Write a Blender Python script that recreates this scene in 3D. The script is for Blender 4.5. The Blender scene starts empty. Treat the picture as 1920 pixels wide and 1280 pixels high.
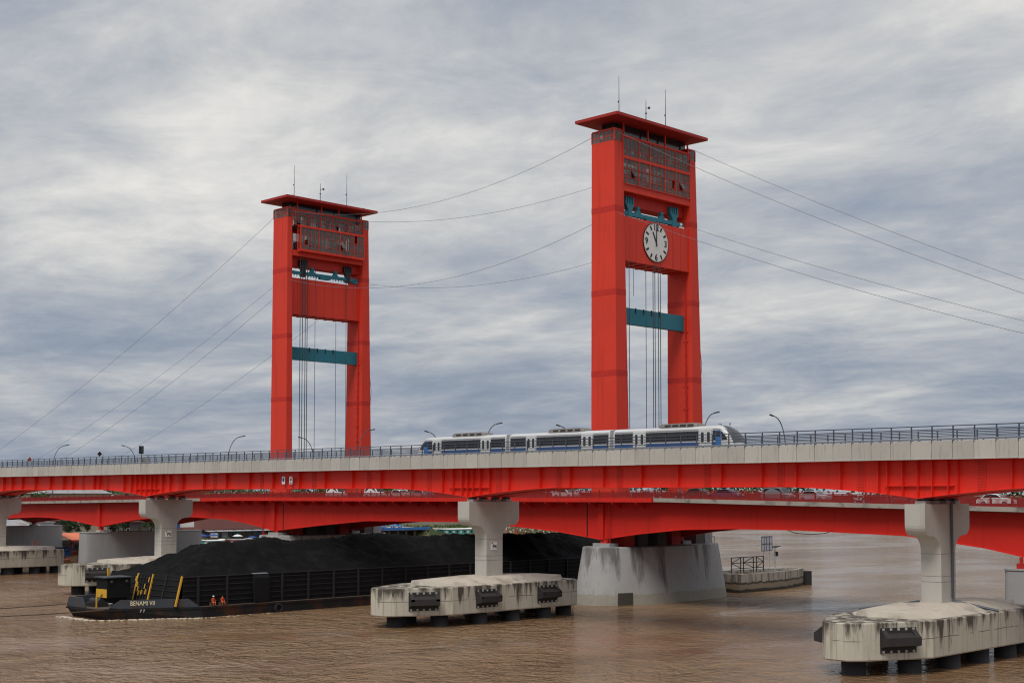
import bpy, bmesh, math, random
from mathutils import Vector, Matrix
random.seed(7)
R = math.radians
scene = bpy.context.scene
col = scene.collection

# ------------------------------------------------------------------ camera
# bridge runs along X (towards +X = nearer), river flows along Y, water at z = 0
cam_d = bpy.data.cameras.new('camera')
cam = bpy.data.objects.new('camera', cam_d); col.objects.link(cam)
cam.location = (0, 0, 16)
cam.rotation_euler = (R(93.0), 0, R(44.6))
cam_d.sensor_width = 36; cam_d.sensor_fit = 'HORIZONTAL'
cam_d.lens = 36 * 2602 / 1920
cam_d.shift_y = 0.0774
cam_d.clip_start = 0.5; cam_d.clip_end = 20000
scene.camera = cam
scene.render.resolution_x = 1024; scene.render.resolution_y = 682

# ------------------------------------------------------------------ sky and sun
TO_SUN = Vector((0.18, -0.54, 0.80)).normalized()
SUN_EL = math.asin(TO_SUN.z); SUN_ROT = math.atan2(TO_SUN.x, TO_SUN.y)
world = bpy.data.worlds.new('World'); scene.world = world; world.use_nodes = True
wt = world.node_tree; wt.nodes.clear()
def wn(t, **k):
    n = wt.nodes.new(t)
    for a, b in k.items(): setattr(n, a, b)
    return n
def wmath(op, a, b=None):
    n = wn('ShaderNodeMath', operation=op)
    for i, s in enumerate((a, b)):
        if s is None: continue
        if isinstance(s, (int, float)): n.inputs[i].default_value = s
        else: wt.links.new(s, n.inputs[i])
    return n.outputs[0]
sky = wn('ShaderNodeTexSky', sky_type='NISHITA', sun_disc=False, sun_elevation=SUN_EL, sun_rotation=SUN_ROT,
         air_density=1.3, dust_density=3.0, ozone_density=1.5)
bg_sky = wn('ShaderNodeBackground'); bg_sky.inputs[1].default_value = 0.05
wt.links.new(sky.outputs[0], bg_sky.inputs[0])
tc = wn('ShaderNodeTexCoord'); sep = wn('ShaderNodeSeparateXYZ'); wt.links.new(tc.outputs['Generated'], sep.inputs[0])
zc = wmath('ADD', wmath('MAXIMUM', sep.outputs[2], 0.0), 0.13)
cx = wmath('DIVIDE', sep.outputs[0], zc); cy = wmath('DIVIDE', sep.outputs[1], zc)
comb = wn('ShaderNodeCombineXYZ'); wt.links.new(cx, comb.inputs[0]); wt.links.new(cy, comb.inputs[1])
def cloud_noise(scale, detail, rough, dist, offs, rot=0.0, sc=(1, 1, 1)):
    mp = wn('ShaderNodeMapping'); mp.inputs['Location'].default_value = offs
    mp.inputs['Rotation'].default_value = (0, 0, rot); mp.inputs['Scale'].default_value = sc
    wt.links.new(comb.outputs[0], mp.inputs[0])
    n = wn('ShaderNodeTexNoise'); n.inputs['Scale'].default_value = scale; n.inputs['Detail'].default_value = detail
    n.inputs['Roughness'].default_value = rough; n.inputs['Distortion'].default_value = dist
    wt.links.new(mp.outputs[0], n.inputs['Vector'])
    return n.outputs[0]
n1 = cloud_noise(1.15, 8, 0.58, 0.35, (3.2, 1.4, 0), R(-44.6), (0.75, 1.0, 1))
n4 = cloud_noise(9.0, 6, 0.62, 0.5, (2.7, 4.3, 0), R(-40), (0.6, 1.0, 1))
n2 = cloud_noise(3.2, 9, 0.66, 0.55, (7.7, -2.3, 0), R(-44.6), (0.85, 1.0, 1))
n3 = cloud_noise(0.5, 3, 0.5, 0.1, (-1.3, 5.1, 0))
s1 = wmath('ADD', wmath('MULTIPLY', n1, 0.60), wmath('ADD', wmath('MULTIPLY', n2, 0.29), wmath('MULTIPLY', n3, 0.38)))
s1 = wmath('SUBTRACT', wmath('ADD', s1, wmath('MULTIPLY', n4, 0.08)), 0.095)
hz = wmath('MULTIPLY', wmath('SUBTRACT', 0.22, wmath('MINIMUM', wmath('MAXIMUM', sep.outputs[2], 0.0), 0.22)), -0.42)
s1 = wmath('ADD', s1, hz)
ramp = wn('ShaderNodeValToRGB'); cr = ramp.color_ramp
cr.elements[0].position = 0.36; cr.elements[0].color = (0.205, 0.250, 0.325, 1)
cr.elements[1].position = 0.77; cr.elements[1].color = (0.79, 0.765, 0.725, 1)
for p, c in ((0.45, (0.265, 0.307, 0.378)), (0.53, (0.355, 0.383, 0.432)), (0.63, (0.515, 0.520, 0.525))):
    e = cr.elements.new(p); e.color = (*c, 1)
wt.links.new(s1, ramp.inputs[0])
bg_cl = wn('ShaderNodeBackground'); bg_cl.inputs[1].default_value = 0.80
wt.links.new(ramp.outputs[0], bg_cl.inputs[0])
mixs = wn('ShaderNodeMixShader'); mixs.inputs[0].default_value = 0.93
wt.links.new(bg_sky.outputs[0], mixs.inputs[1]); wt.links.new(bg_cl.outputs[0], mixs.inputs[2])
wo = wn('ShaderNodeOutputWorld'); wt.links.new(mixs.outputs[0], wo.inputs[0])

sun_d = bpy.data.lights.new('sun', 'SUN'); sun_d.energy = 1.5; sun_d.angle = R(28); sun_d.color = (1.0, 0.955, 0.89)
sun = bpy.data.objects.new('sun', sun_d); col.objects.link(sun)
sun.rotation_euler = TO_SUN.to_track_quat('Z', 'Y').to_euler()

vs = scene.view_settings
vs.view_transform = 'Standard'; vs.look = 'None'; vs.gamma = 1.0; vs.use_curve_mapping = False
vs.exposure = 0.55
scene.render.engine = 'CYCLES'
scene.cycles.filter_width = 1.15

# ------------------------------------------------------------------ helpers
OFF = {}            # world offset of each object's frame
def link(o, parent=None):
    col.objects.link(o)
    if parent is not None: o.parent = parent
    return o
def tag(o, label=None, cat=None, group=None, kind=None):
    if label: o['label'] = label
    if cat: o['category'] = cat
    if group: o['group'] = group
    if kind: o['kind'] = kind
    return o
def thing(name, loc, label, cat, group=None, rz=0.0, world=True):
    o = bpy.data.objects.new(name, None); o.empty_display_size = 0.3
    link(o); o.location = loc; o.rotation_euler = (0, 0, rz)
    OFF[o] = Vector(loc) if world else Vector((0, 0, 0))
    return tag(o, label, cat, group)
def off(p): return OFF.get(p, Vector((0, 0, 0))) if p is not None else Vector((0, 0, 0))
def inst(name, mesh, loc, parent, rot=None, scale=None):
    o = bpy.data.objects.new(name, mesh); link(o, parent)
    o.location = Vector(loc) - off(parent); OFF[o] = Vector(loc)
    if rot: o.rotation_euler = rot
    if scale: o.scale = scale
    return o

class MB:
    def __init__(s): s.v = []; s.f = []; s.m = []
    def add(s, vs_, fs, m=0):
        b = len(s.v); s.v += [tuple(p) for p in vs_]
        for q in fs: s.f.append(tuple(b + i for i in q)); s.m.append(m)
        return s
    def hexa(s, p, m=0):
        return s.add(p, [(0, 3, 2, 1), (4, 5, 6, 7), (0, 1, 5, 4), (1, 2, 6, 5), (2, 3, 7, 6), (3, 0, 4, 7)], m)
    def box(s, x0, x1, y0, y1, z0, z1, m=0):
        return s.hexa([(x0, y0, z0), (x1, y0, z0), (x1, y1, z0), (x0, y1, z0), (x0, y0, z1), (x1, y0, z1), (x1, y1, z1), (x0, y1, z1)], m)
    def bar(s, a, b, w, h=None, m=0, up=(0, 0, 1)):
        a, b = Vector(a), Vector(b); d = (b - a).normalized(); h = h or w
        u = Vector(up)
        if abs(d.dot(u)) > 0.98: u = Vector((0, 1, 0))
        x = d.cross(u).normalized(); y = x.cross(d).normalized()
        q = [(-1, -1), (1, -1), (1, 1), (-1, 1)]
        return s.hexa([a + x * i * w / 2 + y * j * h / 2 for i, j in q] + [b + x * i * w / 2 + y * j * h / 2 for i, j in q], m)
    def prism(s, poly, axis, a, b, m=0):
        n = len(poly)
        def P(u, v, w): return {'x': (w, u, v), 'y': (u, w, v), 'z': (u, v, w)}[axis]
        vs_ = [P(u, v, a) for u, v in poly] + [P(u, v, b) for u, v in poly]
        fs = [tuple(range(n))[::-1], tuple(range(n, 2 * n))] + [(i, (i + 1) % n, n + (i + 1) % n, n + i) for i in range(n)]
        return s.add(vs_, fs, m)
    def loft(s, rings, m=0, caps=True, closed=True):
        n = len(rings[0]); b = len(s.v); fs = []
        vs_ = [p for r in rings for p in r]
        for k in range(len(rings) - 1):
            for i in range(n if closed else n - 1):
                j = (i + 1) % n
                fs.append((k * n + i, k * n + j, (k + 1) * n + j, (k + 1) * n + i))
        if caps: fs.append(tuple(range(n))[::-1]); fs.append(tuple((len(rings) - 1) * n + i for i in range(n)))
        return s.add(vs_, fs, m)
    def tube(s, pts, r, n=6, m=0, caps=True):
        pts = [Vector(p) for p in pts]; rings = []
        for k, p in enumerate(pts):
            d = (pts[min(k + 1, len(pts) - 1)] - pts[max(k - 1, 0)]).normalized()
            u = Vector((0, 0, 1)) if abs(d.z) < 0.9 else Vector((1, 0, 0))
            x = d.cross(u).normalized(); y = x.cross(d)
            rr = r[k] if isinstance(r, (list, tuple)) else r
            rings.append([p + (x * math.cos(2 * math.pi * i / n) + y * math.sin(2 * math.pi * i / n)) * rr for i in range(n)])
        return s.loft(rings, m, caps)
    def cyl(s, p, z1, r0, r1=None, n=16, m=0):
        r1 = r0 if r1 is None else r1
        ring = lambda z, r: [(p[0] + r * math.cos(2 * math.pi * i / n), p[1] + r * math.sin(2 * math.pi * i / n), z) for i in range(n)]
        return s.loft([ring(p[2], r0), ring(z1, r1)], m)
    def ball(s, c, r, n=8, m=0, sz=1.0):
        rings = []
        for k in range(1, n):
            a = math.pi * k / n
            rings.append([(c[0] + r * math.sin(a) * math.cos(2 * math.pi * i / n), c[1] + r * math.sin(a) * math.sin(2 * math.pi * i / n), c[2] - r * sz * math.cos(a)) for i in range(n)])
        return s.loft(rings, m)
    def mesh(s, name, mats, smooth=False, o=(0, 0, 0)):
        me = bpy.data.meshes.new(name)
        o = Vector(o)
        me.from_pydata([tuple(Vector(p) - o) for p in s.v], [], s.f)
        for mt in (mats if isinstance(mats, (list, tuple)) else [mats]): me.materials.append(MAT[mt])
        for p, mi in zip(me.polygons, s.m): p.material_index = mi; p.use_smooth = smooth
        bm = bmesh.new(); bm.from_mesh(me); bmesh.ops.recalc_face_normals(bm, faces=bm.faces); bm.to_mesh(me); bm.free()
        return me
    def build(s, name, mats, parent=None, smooth=False, origin=None):
        o0 = off(parent)
        me = s.mesh(name, mats, smooth, o0)
        o = bpy.data.objects.new(name, me); link(o, parent); OFF[o] = o0
        return o
def smooth_angle(o, deg=35):
    me = o.data
    for p in me.polygons: p.use_smooth = True
    me.set_sharp_from_angle(angle=R(deg))
    return o

# ------------------------------------------------------------------ materials
MAT = {}
def mk(name):
    m = bpy.data.materials.new(name); m.use_nodes = True
    nt = m.node_tree; b = nt.nodes['Principled BSDF']; MAT[name] = m
    return m, nt, b
def nn(nt, t, **k):
    n = nt.nodes.new(t)
    for a, v in k.items(): setattr(n, a, v)
    return n
def math_n(nt, op, a, b=None, clamp=False):
    n = nn(nt, 'ShaderNodeMath', operation=op, use_clamp=clamp)
    for i, s in enumerate((a, b)):
        if s is None: continue
        if isinstance(s, (int, float)): n.inputs[i].default_value = s
        else: nt.links.new(s, n.inputs[i])
    return n.outputs[0]
def mixc(nt, fac, a, b, mode='MIX'):
    n = nn(nt, 'ShaderNodeMix', data_type='RGBA', blend_type=mode)
    for i, s in ((0, fac), (6, a), (7, b)):
        if isinstance(s, (int, float)): n.inputs[i].default_value = s
        elif isinstance(s, tuple): n.inputs[i].default_value = (*s, 1) if len(s) == 3 else s
        else: nt.links.new(s, n.inputs[i])
    return n.outputs[2]
def pos_noise(nt, scale, detail=4, rough=0.55, sc=(1, 1, 1), dist=0.0, offs=(0, 0, 0)):
    g = nn(nt, 'ShaderNodeNewGeometry'); mp = nn(nt, 'ShaderNodeMapping')
    mp.inputs['Scale'].default_value = sc; mp.inputs['Location'].default_value = offs
    nt.links.new(g.outputs['Position'], mp.inputs[0])
    n = nn(nt, 'ShaderNodeTexNoise'); n.inputs['Scale'].default_value = scale; n.inputs['Detail'].default_value = detail
    n.inputs['Roughness'].default_value = rough; n.inputs['Distortion'].default_value = dist
    nt.links.new(mp.outputs[0], n.inputs['Vector'])
    return n.outputs[0]
def ramp_n(nt, x, a, b, lo=0.0, hi=1.0):
    n = nn(nt, 'ShaderNodeMapRange'); n.inputs[1].default_value = a; n.inputs[2].default_value = b
    n.inputs[3].default_value = lo; n.inputs[4].default_value = hi
    nt.links.new(x, n.inputs[0]); return n.outputs[0]
def M(name, c, rough=0.6, metal=0.0, var=0.12, scale=0.4, streak=0.0, streak_c=(0.03, 0.026, 0.022), streak_lim=(0.55, 0.72),
      streak_sc=(1.4, 1.4, 0.09), objrand=0.0, bump=0.0, bscale=6.0, blot=0.0, blot_c=(0.1, 0.09, 0.08), blot_scale=0.5, spec=0.4):
    m, nt, b = mk(name)
    d = tuple(x * (1 - var) for x in c); h = tuple(min(1, x * (1 + var)) for x in c)
    cc = mixc(nt, pos_noise(nt, scale, 5, 0.6), d, h)
    if blot:
        f = math_n(nt, 'MULTIPLY', ramp_n(nt, pos_noise(nt, blot_scale, 6, 0.62, offs=(3, 9, 4)), 0.52, 0.66), blot, True)
        cc = mixc(nt, f, cc, blot_c)
    if streak:
        f = math_n(nt, 'MULTIPLY', ramp_n(nt, pos_noise(nt, 1.0, 4, 0.6, streak_sc), *streak_lim), streak, True)
        cc = mixc(nt, f, cc, streak_c)
    if objrand:
        oi = nn(nt, 'ShaderNodeObjectInfo')
        v = ramp_n(nt, oi.outputs['Random'], 0, 1, 1 - objrand, 1 + objrand * 0.6)
        cb = nn(nt, 'ShaderNodeCombineXYZ')
        for i in range(3): nt.links.new(v, cb.inputs[i])
        cc = mixc(nt, 1.0, cc, cb.outputs[0], 'MULTIPLY')
    nt.links.new(cc, b.inputs['Base Color'])
    b.inputs['Roughness'].default_value = rough; b.inputs['Metallic'].default_value = metal
    b.inputs['Specular IOR Level'].default_value = spec
    if bump:
        bn = nn(nt, 'ShaderNodeBump'); bn.inputs['Strength'].default_value = bump; bn.inputs['Distance'].default_value = 0.05
        nt.links.new(pos_noise(nt, bscale, 5, 0.6), bn.inputs['Height']); nt.links.new(bn.outputs[0], b.inputs['Normal'])
    return m

M('tower_red', (0.68, 0.046, 0.023), 0.55, var=0.13, scale=0.16, blot=0.28, blot_c=(0.50, 0.045, 0.030), blot_scale=0.14, streak=0.34, streak_c=(0.30, 0.016, 0.014), streak_sc=(1.1, 1.1, 0.05), spec=0.3)
M('roof_red', (0.36, 0.028, 0.023), 0.6, var=0.15, scale=0.3, spec=0.3)
M('band_red', (0.52, 0.030, 0.02), 0.6, var=0.2, scale=1.2, spec=0.3)
M('girder_red', (0.76, 0.031, 0.016), 0.5, var=0.10, scale=0.3, blot=0.22, blot_c=(0.56, 0.03, 0.02), blot_scale=0.3, streak=0.30, streak_c=(0.40, 0.014, 0.012), spec=0.35)
M('road_red', (0.63, 0.024, 0.015), 0.55, var=0.12, scale=0.2, blot=0.3, blot_c=(0.44, 0.022, 0.018), blot_scale=0.2, streak=0.32, streak_c=(0.33, 0.012, 0.012), spec=0.3)
M('rail_red', (0.26, 0.018, 0.016), 0.6, var=0.25, scale=1.5)
M('teal', (0.018, 0.185, 0.25), 0.5, var=0.15, scale=0.6)
M('panel_concrete', (0.47, 0.45, 0.41), 0.85, var=0.10, scale=0.7, streak=0.30, streak_c=(0.20, 0.19, 0.18), streak_lim=(0.56, 0.64), streak_sc=(5.5, 5.5, 0.45), objrand=0.11, bump=0.2, bscale=9)
M('pier_concrete', (0.46, 0.44, 0.40), 0.85, var=0.14, scale=0.45, streak=0.25, streak_c=(0.24, 0.22, 0.19), bump=0.25, bscale=5, blot=0.25, blot_c=(0.34, 0.31, 0.27))
M('edge_concrete', (0.36, 0.34, 0.30), 0.9, var=0.3, scale=0.6, blot=0.75, blot_c=(0.07, 0.062, 0.055), blot_scale=0.5)
M('wall_concrete', (0.33, 0.34, 0.345), 0.75, var=0.12, scale=0.3, streak=0.35, streak_c=(0.20, 0.20, 0.205), bump=0.15, bscale=4)
M('sandy', (0.50, 0.455, 0.38), 0.9, var=0.16, scale=0.7, blot=0.75, blot_c=(0.25, 0.21, 0.175), blot_scale=0.35, bump=0.3)
M('steel_grey', (0.085, 0.095, 0.12), 0.45, metal=0.3, var=0.15, scale=1)
M('tray_grey', (0.20, 0.215, 0.25), 0.5, metal=0.2, var=0.1, scale=1)
M('rubber', (0.030, 0.026, 0.026), 0.75, var=0.3, scale=1.5, bump=0.2)
M('bolt_white', (0.42, 0.42, 0.40), 0.6)
M('dark_metal', (0.02, 0.021, 0.024), 0.5, var=0.2, scale=2)
M('rope', (0.05, 0.05, 0.055), 0.6)
M('cable', (0.16, 0.165, 0.18), 0.6)
M('coal', (0.0065, 0.0065, 0.0072), 0.92, var=0.45, scale=1.6, bump=1.0, bscale=3.0, blot=0.5, blot_c=(0.017, 0.017, 0.0175), blot_scale=0.4, spec=0.12)
M('barge_black', (0.014, 0.0145, 0.016), 0.65, var=0.35, scale=0.8, blot=0.8, blot_c=(0.07, 0.026, 0.013), blot_scale=0.33, spec=0.25)
M('barge_wall', (0.009, 0.0095, 0.0105), 0.75, var=0.3, scale=0.8, spec=0.2)
M('barge_blue', (0.055, 0.065, 0.08), 0.6, var=0.3, scale=0.6, blot=0.7, blot_c=(0.11, 0.04, 0.018), blot_scale=0.5)
M('barge_rib', (0.017, 0.017, 0.019), 0.75, var=0.3)
M('notch_shade', (0.05, 0.044, 0.034), 0.7, var=0.3, scale=1.0)
M('rib_dark', (0.03, 0.03, 0.033), 0.7, var=0.3)
M('deck_brown', (0.09, 0.065, 0.045), 0.85, var=0.3, scale=1)
M('yellow', (0.66, 0.36, 0.03), 0.6, var=0.2, scale=1.5)
M('cream_paint', (0.80, 0.70, 0.48), 0.6)
M('white_paint', (0.78, 0.78, 0.77), 0.55, var=0.06, scale=0.8)
M('clock_white', (0.76, 0.75, 0.73), 0.6, var=0.07, scale=0.5)
M('black_paint', (0.012, 0.012, 0.013), 0.5)
M('train_white', (0.60, 0.61, 0.62), 0.32, var=0.08, scale=0.5, spec=0.5)
M('train_grey', (0.36, 0.37, 0.39), 0.4, var=0.06)
M('train_blue', (0.018, 0.085, 0.28), 0.35, var=0.08)
M('screen_glass', (0.06, 0.064, 0.07), 0.12, var=0.1, spec=0.8)  # grey reflection on the windscreen put into the base colour
M('ac_grey', (0.20, 0.18, 0.17), 0.7, var=0.25, scale=1.2, streak=0.4, streak_c=(0.08, 0.07, 0.06))
M('asphalt', (0.055, 0.055, 0.057), 0.9, var=0.2, scale=1)
M('skin', (0.30, 0.16, 0.10), 0.6)
M('hair', (0.012, 0.01, 0.01), 0.6)
M('orange_suit', (0.75, 0.10, 0.02), 0.8, var=0.15, scale=4)
M('earth', (0.13, 0.105, 0.07), 0.95, var=0.3, scale=0.2, blot=0.6, blot_c=(0.05, 0.075, 0.025), blot_scale=0.12)
M('grass_mat', (0.06, 0.095, 0.022), 0.9, var=0.4, scale=0.6)
M('bark', (0.09, 0.065, 0.045), 0.9, var=0.3, scale=2)
M('leaf_dark', (0.026, 0.050, 0.016), 0.75, var=0.5, scale=0.5)
M('leaf_mid', (0.055, 0.085, 0.026), 0.75, var=0.5, scale=0.4)
M('roof_rust_shade', (0.10, 0.032, 0.026), 0.85, var=0.3, scale=0.6, streak=0.4, streak_c=(0.08, 0.04, 0.03), streak_sc=(0.8, 0.8, 0.8))  # rust red darkened to carry the shade on the market roof
M('roof_tin', (0.34, 0.34, 0.35), 0.5, var=0.2, scale=0.5, blot=0.6, blot_c=(0.20, 0.10, 0.06))
M('roof_orange', (0.72, 0.20, 0.10), 0.7, var=0.15)
M('plaster_cream', (0.36, 0.31, 0.21), 0.85, var=0.15, streak=0.3, streak_c=(0.25, 0.21, 0.15))
M('plaster_pale', (0.50, 0.50, 0.55), 0.85, var=0.1)
M('plaster_grey', (0.42, 0.44, 0.50), 0.85, var=0.12)
M('plaster_shade_dark', (0.12, 0.11, 0.105), 0.85, var=0.3)  # dark plaster, also stands for shade on the pier columns
M('shop_blue', (0.03, 0.10, 0.28), 0.7, var=0.2)
M('shop_teal', (0.05, 0.24, 0.22), 0.7, var=0.2)
M('boat_green', (0.06, 0.10, 0.045), 0.7, var=0.2)
M('boat_teal', (0.10, 0.42, 0.36), 0.6, var=0.15)
M('boat_red', (0.33, 0.055, 0.035), 0.7, var=0.2)
M('boat_wood', (0.10, 0.055, 0.03), 0.8, var=0.3)
M('blue_bright', (0.04, 0.17, 0.48), 0.6, var=0.15)
M('tarp_blue', (0.022, 0.065, 0.25), 0.7, var=0.2)
M('light_lens', (0.7, 0.7, 0.66), 0.3)
M('tail_red', (0.45, 0.02, 0.015), 0.3)
M('foam', (0.58, 0.52, 0.42), 0.9, var=0.2, scale=2)
for nme, c in dict(car_white=(0.75, 0.75, 0.75), car_black=(0.015, 0.016, 0.018), car_navy=(0.02, 0.04, 0.12), car_grey=(0.16, 0.17, 0.18),
                   car_silver=(0.42, 0.42, 0.46), car_red=(0.35, 0.03, 0.025), car_blue=(0.08, 0.25, 0.6), shirt_a=(0.08, 0.10, 0.14), shirt_b=(0.5, 0.48, 0.44),
                   jean=(0.05, 0.07, 0.12)).items():
    M(nme, c, 0.3, var=0.04, spec=0.6)
# dark window glass
m, nt, b = mk('glass_dark')
b.inputs['Base Color'].default_value = (0.016, 0.018, 0.021, 1); b.inputs['Roughness'].default_value = 0.12; b.inputs['Specular IOR Level'].default_value = 0.6
# see-through panes, grey of the reflected sky put into their colour
m, nt, b = mk('pane_glass')
b.inputs['Base Color'].default_value = (0.10, 0.10, 0.098, 1); b.inputs['Roughness'].default_value = 0.25
oi = nn(nt, 'ShaderNodeObjectInfo')
nt.links.new(mixc(nt, oi.outputs['Random'], (0.13, 0.132, 0.128), (0.30, 0.295, 0.275)), b.inputs['Base Color'])
tr = nn(nt, 'ShaderNodeBsdfTransparent'); tr.inputs[0].default_value = (0.75, 0.78, 0.78, 1)
mx = nn(nt, 'ShaderNodeMixShader'); nt.links.new(ramp_n(nt, oi.outputs['Random'], 0, 1, 0.58, 0.22), mx.inputs[0])
nt.links.new(tr.outputs[0], mx.inputs[1]); nt.links.new(b.outputs[0], mx.inputs[2])
nt.links.new(mx.outputs[0], nt.nodes['Material Output'].inputs[0])
# stained pile cap concrete: dark growth running down from the top edge, form-work joints
m, nt, b = mk('cap_concrete')
g = nn(nt, 'ShaderNodeNewGeometry'); sp = nn(nt, 'ShaderNodeSeparateXYZ'); nt.links.new(g.outputs['Position'], sp.inputs[0])
base = mixc(nt, pos_noise(nt, 0.7, 5), (0.43, 0.40, 0.32), (0.56, 0.53, 0.45))
hgt = ramp_n(nt, sp.outputs[2], 1.3, 4.8, 0.0, 0.30)
st = math_n(nt, 'ADD', pos_noise(nt, 1.0, 5, 0.62, (1.0, 1.0, 0.16)), hgt)
f1 = ramp_n(nt, st, 0.70, 0.82)
f2 = math_n(nt, 'MULTIPLY', ramp_n(nt, pos_noise(nt, 1.0, 3, 0.5, (4.0, 4.0, 0.12), offs=(5, 2, 1)), 0.56, 0.66), 0.55)
cc = mixc(nt, math_n(nt, 'MULTIPLY', f2, 1.0), base, (0.21, 0.18, 0.13))
cc = mixc(nt, math_n(nt, 'MULTIPLY', f1, 0.92), cc, (0.05, 0.04, 0.032))
jz = math_n(nt, 'ABSOLUTE', math_n(nt, 'SUBTRACT', math_n(nt, 'ADD', sp.outputs[2], math_n(nt, 'MULTIPLY', pos_noise(nt, 0.5, 2), 0.25)), 3.28))
jf = math_n(nt, 'MULTIPLY', ramp_n(nt, jz, 0.05, 0.02), ramp_n(nt, pos_noise(nt, 0.45, 3), 0.42, 0.5))
cc = mixc(nt, math_n(nt, 'MULTIPLY', jf, 0.8), cc, (0.06, 0.05, 0.04))
nt.links.new(cc, b.inputs['Base Color']); b.inputs['Roughness'].default_value = 0.88
bn = nn(nt, 'ShaderNodeBump'); bn.inputs['Strength'].default_value = 0.3; bn.inputs['Distance'].default_value = 0.06
nt.links.new(pos_noise(nt, 5, 5), bn.inputs['Height']); nt.links.new(bn.outputs[0], b.inputs['Normal'])
# main pier concrete: pale smooth, black runs below the bearings, pale wash line near the water
m, nt, b = mk('main_pier_concrete')
g = nn(nt, 'ShaderNodeNewGeometry'); sp = nn(nt, 'ShaderNodeSeparateXYZ'); nt.links.new(g.outputs['Position'], sp.inputs[0])
base = mixc(nt, pos_noise(nt, 0.5, 5), (0.33, 0.335, 0.34), (0.42, 0.42, 0.415))
stv = math_n(nt, 'ADD', pos_noise(nt, 1.0, 4, 0.6, (0.55, 0.55, 0.05), offs=(1.7, 0.4, 0)), ramp_n(nt, sp.outputs[2], 0, 8.5, -0.12, 0.08))
cc = mixc(nt, math_n(nt, 'MULTIPLY', ramp_n(nt, stv, 0.54, 0.68), 0.7), base, (0.045, 0.043, 0.043))
thin = ramp_n(nt, pos_noise(nt, 1.0, 3, 0.5, (3.0, 3.0, 0.06), offs=(9, 1, 0)), 0.6, 0.68)
cc = mixc(nt, math_n(nt, 'MULTIPLY', thin, 0.45), cc, (0.17, 0.165, 0.16))
wl = ramp_n(nt, math_n(nt, 'ADD', sp.outputs[2], math_n(nt, 'MULTIPLY', pos_noise(nt, 0.6, 3), 0.8)), 1.95, 1.8)
cc = mixc(nt, wl, cc, mixc(nt, pos_noise(nt, 1.5, 4), (0.25, 0.235, 0.20), (0.38, 0.36, 0.31)))
nt.links.new(cc, b.inputs['Base Color']); b.inputs['Roughness'].default_value = 0.8
m, nt, b = mk('island_concrete')
g = nn(nt, 'ShaderNodeNewGeometry'); sp = nn(nt, 'ShaderNodeSeparateXYZ'); nt.links.new(g.outputs['Position'], sp.inputs[0])
zz = math_n(nt, 'ADD', sp.outputs[2], math_n(nt, 'MULTIPLY', pos_noise(nt, 0.8, 4), 0.7))
cc = mixc(nt, pos_noise(nt, 0.9, 5), (0.26, 0.235, 0.20), (0.40, 0.37, 0.32))
cc = mixc(nt, math_n(nt, 'MULTIPLY', ramp_n(nt, pos_noise(nt, 1.0, 4, 0.6, (1.2, 1.2, 0.1)), 0.5, 0.62), 0.8), cc, (0.09, 0.075, 0.06))
cc = mixc(nt, ramp_n(nt, zz, 2.05, 1.9), cc, (0.05, 0.04, 0.032))
cc = mixc(nt, ramp_n(nt, zz, 1.75, 1.6), cc, (0.21, 0.17, 0.12))
cc = mixc(nt, ramp_n(nt, zz, 0.95, 0.8), cc, (0.03, 0.026, 0.02))
nt.links.new(cc, b.inputs['Base Color']); b.inputs['Roughness'].default_value = 0.9
# muddy river
m, nt, b = mk('river_water')
big = pos_noise(nt, 0.012, 4, 0.55, (1, 0.35, 1), 0.6)
mid = pos_noise(nt, 0.10, 4, 0.6, (1.0, 0.4, 1), 0.8)
cc = mixc(nt, ramp_n(nt, big, 0.35, 0.65), (0.195, 0.104, 0.049), (0.290, 0.188, 0.106))
cc = mixc(nt, math_n(nt, 'MULTIPLY', ramp_n(nt, mid, 0.45, 0.7), 0.5), cc, (0.14, 0.074, 0.036))
fl = math_n(nt, 'MULTIPLY', ramp_n(nt, pos_noise(nt, 1.1, 5, 0.65, (1, 0.7, 1), 0.6), 0.63, 0.70), ramp_n(nt, pos_noise(nt, 0.035, 4, 0.6, offs=(4, 4, 0)), 0.46, 0.60))
cc = mixc(nt, math_n(nt, 'MULTIPLY', fl, 0.5), cc, (0.52, 0.43, 0.33))
nt.links.new(cc, b.inputs['Base Color']); b.inputs['Roughness'].default_value = 0.12; b.inputs['IOR'].default_value = 1.33
def wave_noise(scale, detail, rough, sc, dist, offs=(0, 0, 0)):
    g = nn(nt, 'ShaderNodeNewGeometry'); mp = nn(nt, 'ShaderNodeMapping'); mp.inputs['Rotation'].default_value = (0, 0, R(-38)); mp.inputs['Scale'].default_value = sc; mp.inputs['Location'].default_value = offs
    nt.links.new(g.outputs['Position'], mp.inputs[0]); n = nn(nt, 'ShaderNodeTexNoise')
    n.inputs['Scale'].default_value = scale; n.inputs['Detail'].default_value = detail; n.inputs['Roughness'].default_value = rough; n.inputs['Distortion'].default_value = dist
    nt.links.new(mp.outputs[0], n.inputs['Vector']); return n.outputs[0]
h = math_n(nt, 'ADD', math_n(nt, 'MULTIPLY', wave_noise(0.21, 3, 0.5, (0.8, 1, 1), 1.2), 1.9),
           math_n(nt, 'ADD', math_n(nt, 'MULTIPLY', wave_noise(0.9, 3, 0.55, (0.75, 1, 1), 0.9, (3, 3, 0)), 1.15), math_n(nt, 'MULTIPLY', wave_noise(2.0, 2, 0.5, (0.6, 1, 1), 0.3), 0.40)))
bn = nn(nt, 'ShaderNodeBump'); bn.inputs['Distance'].default_value = 1.0
nt.links.new(ramp_n(nt, pos_noise(nt, 0.022, 5, 0.6, (1, 0.6, 1), 1.2, (7, 3, 0)), 0.42, 0.56, 0.16, 1.0), bn.inputs['Strength'])
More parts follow.
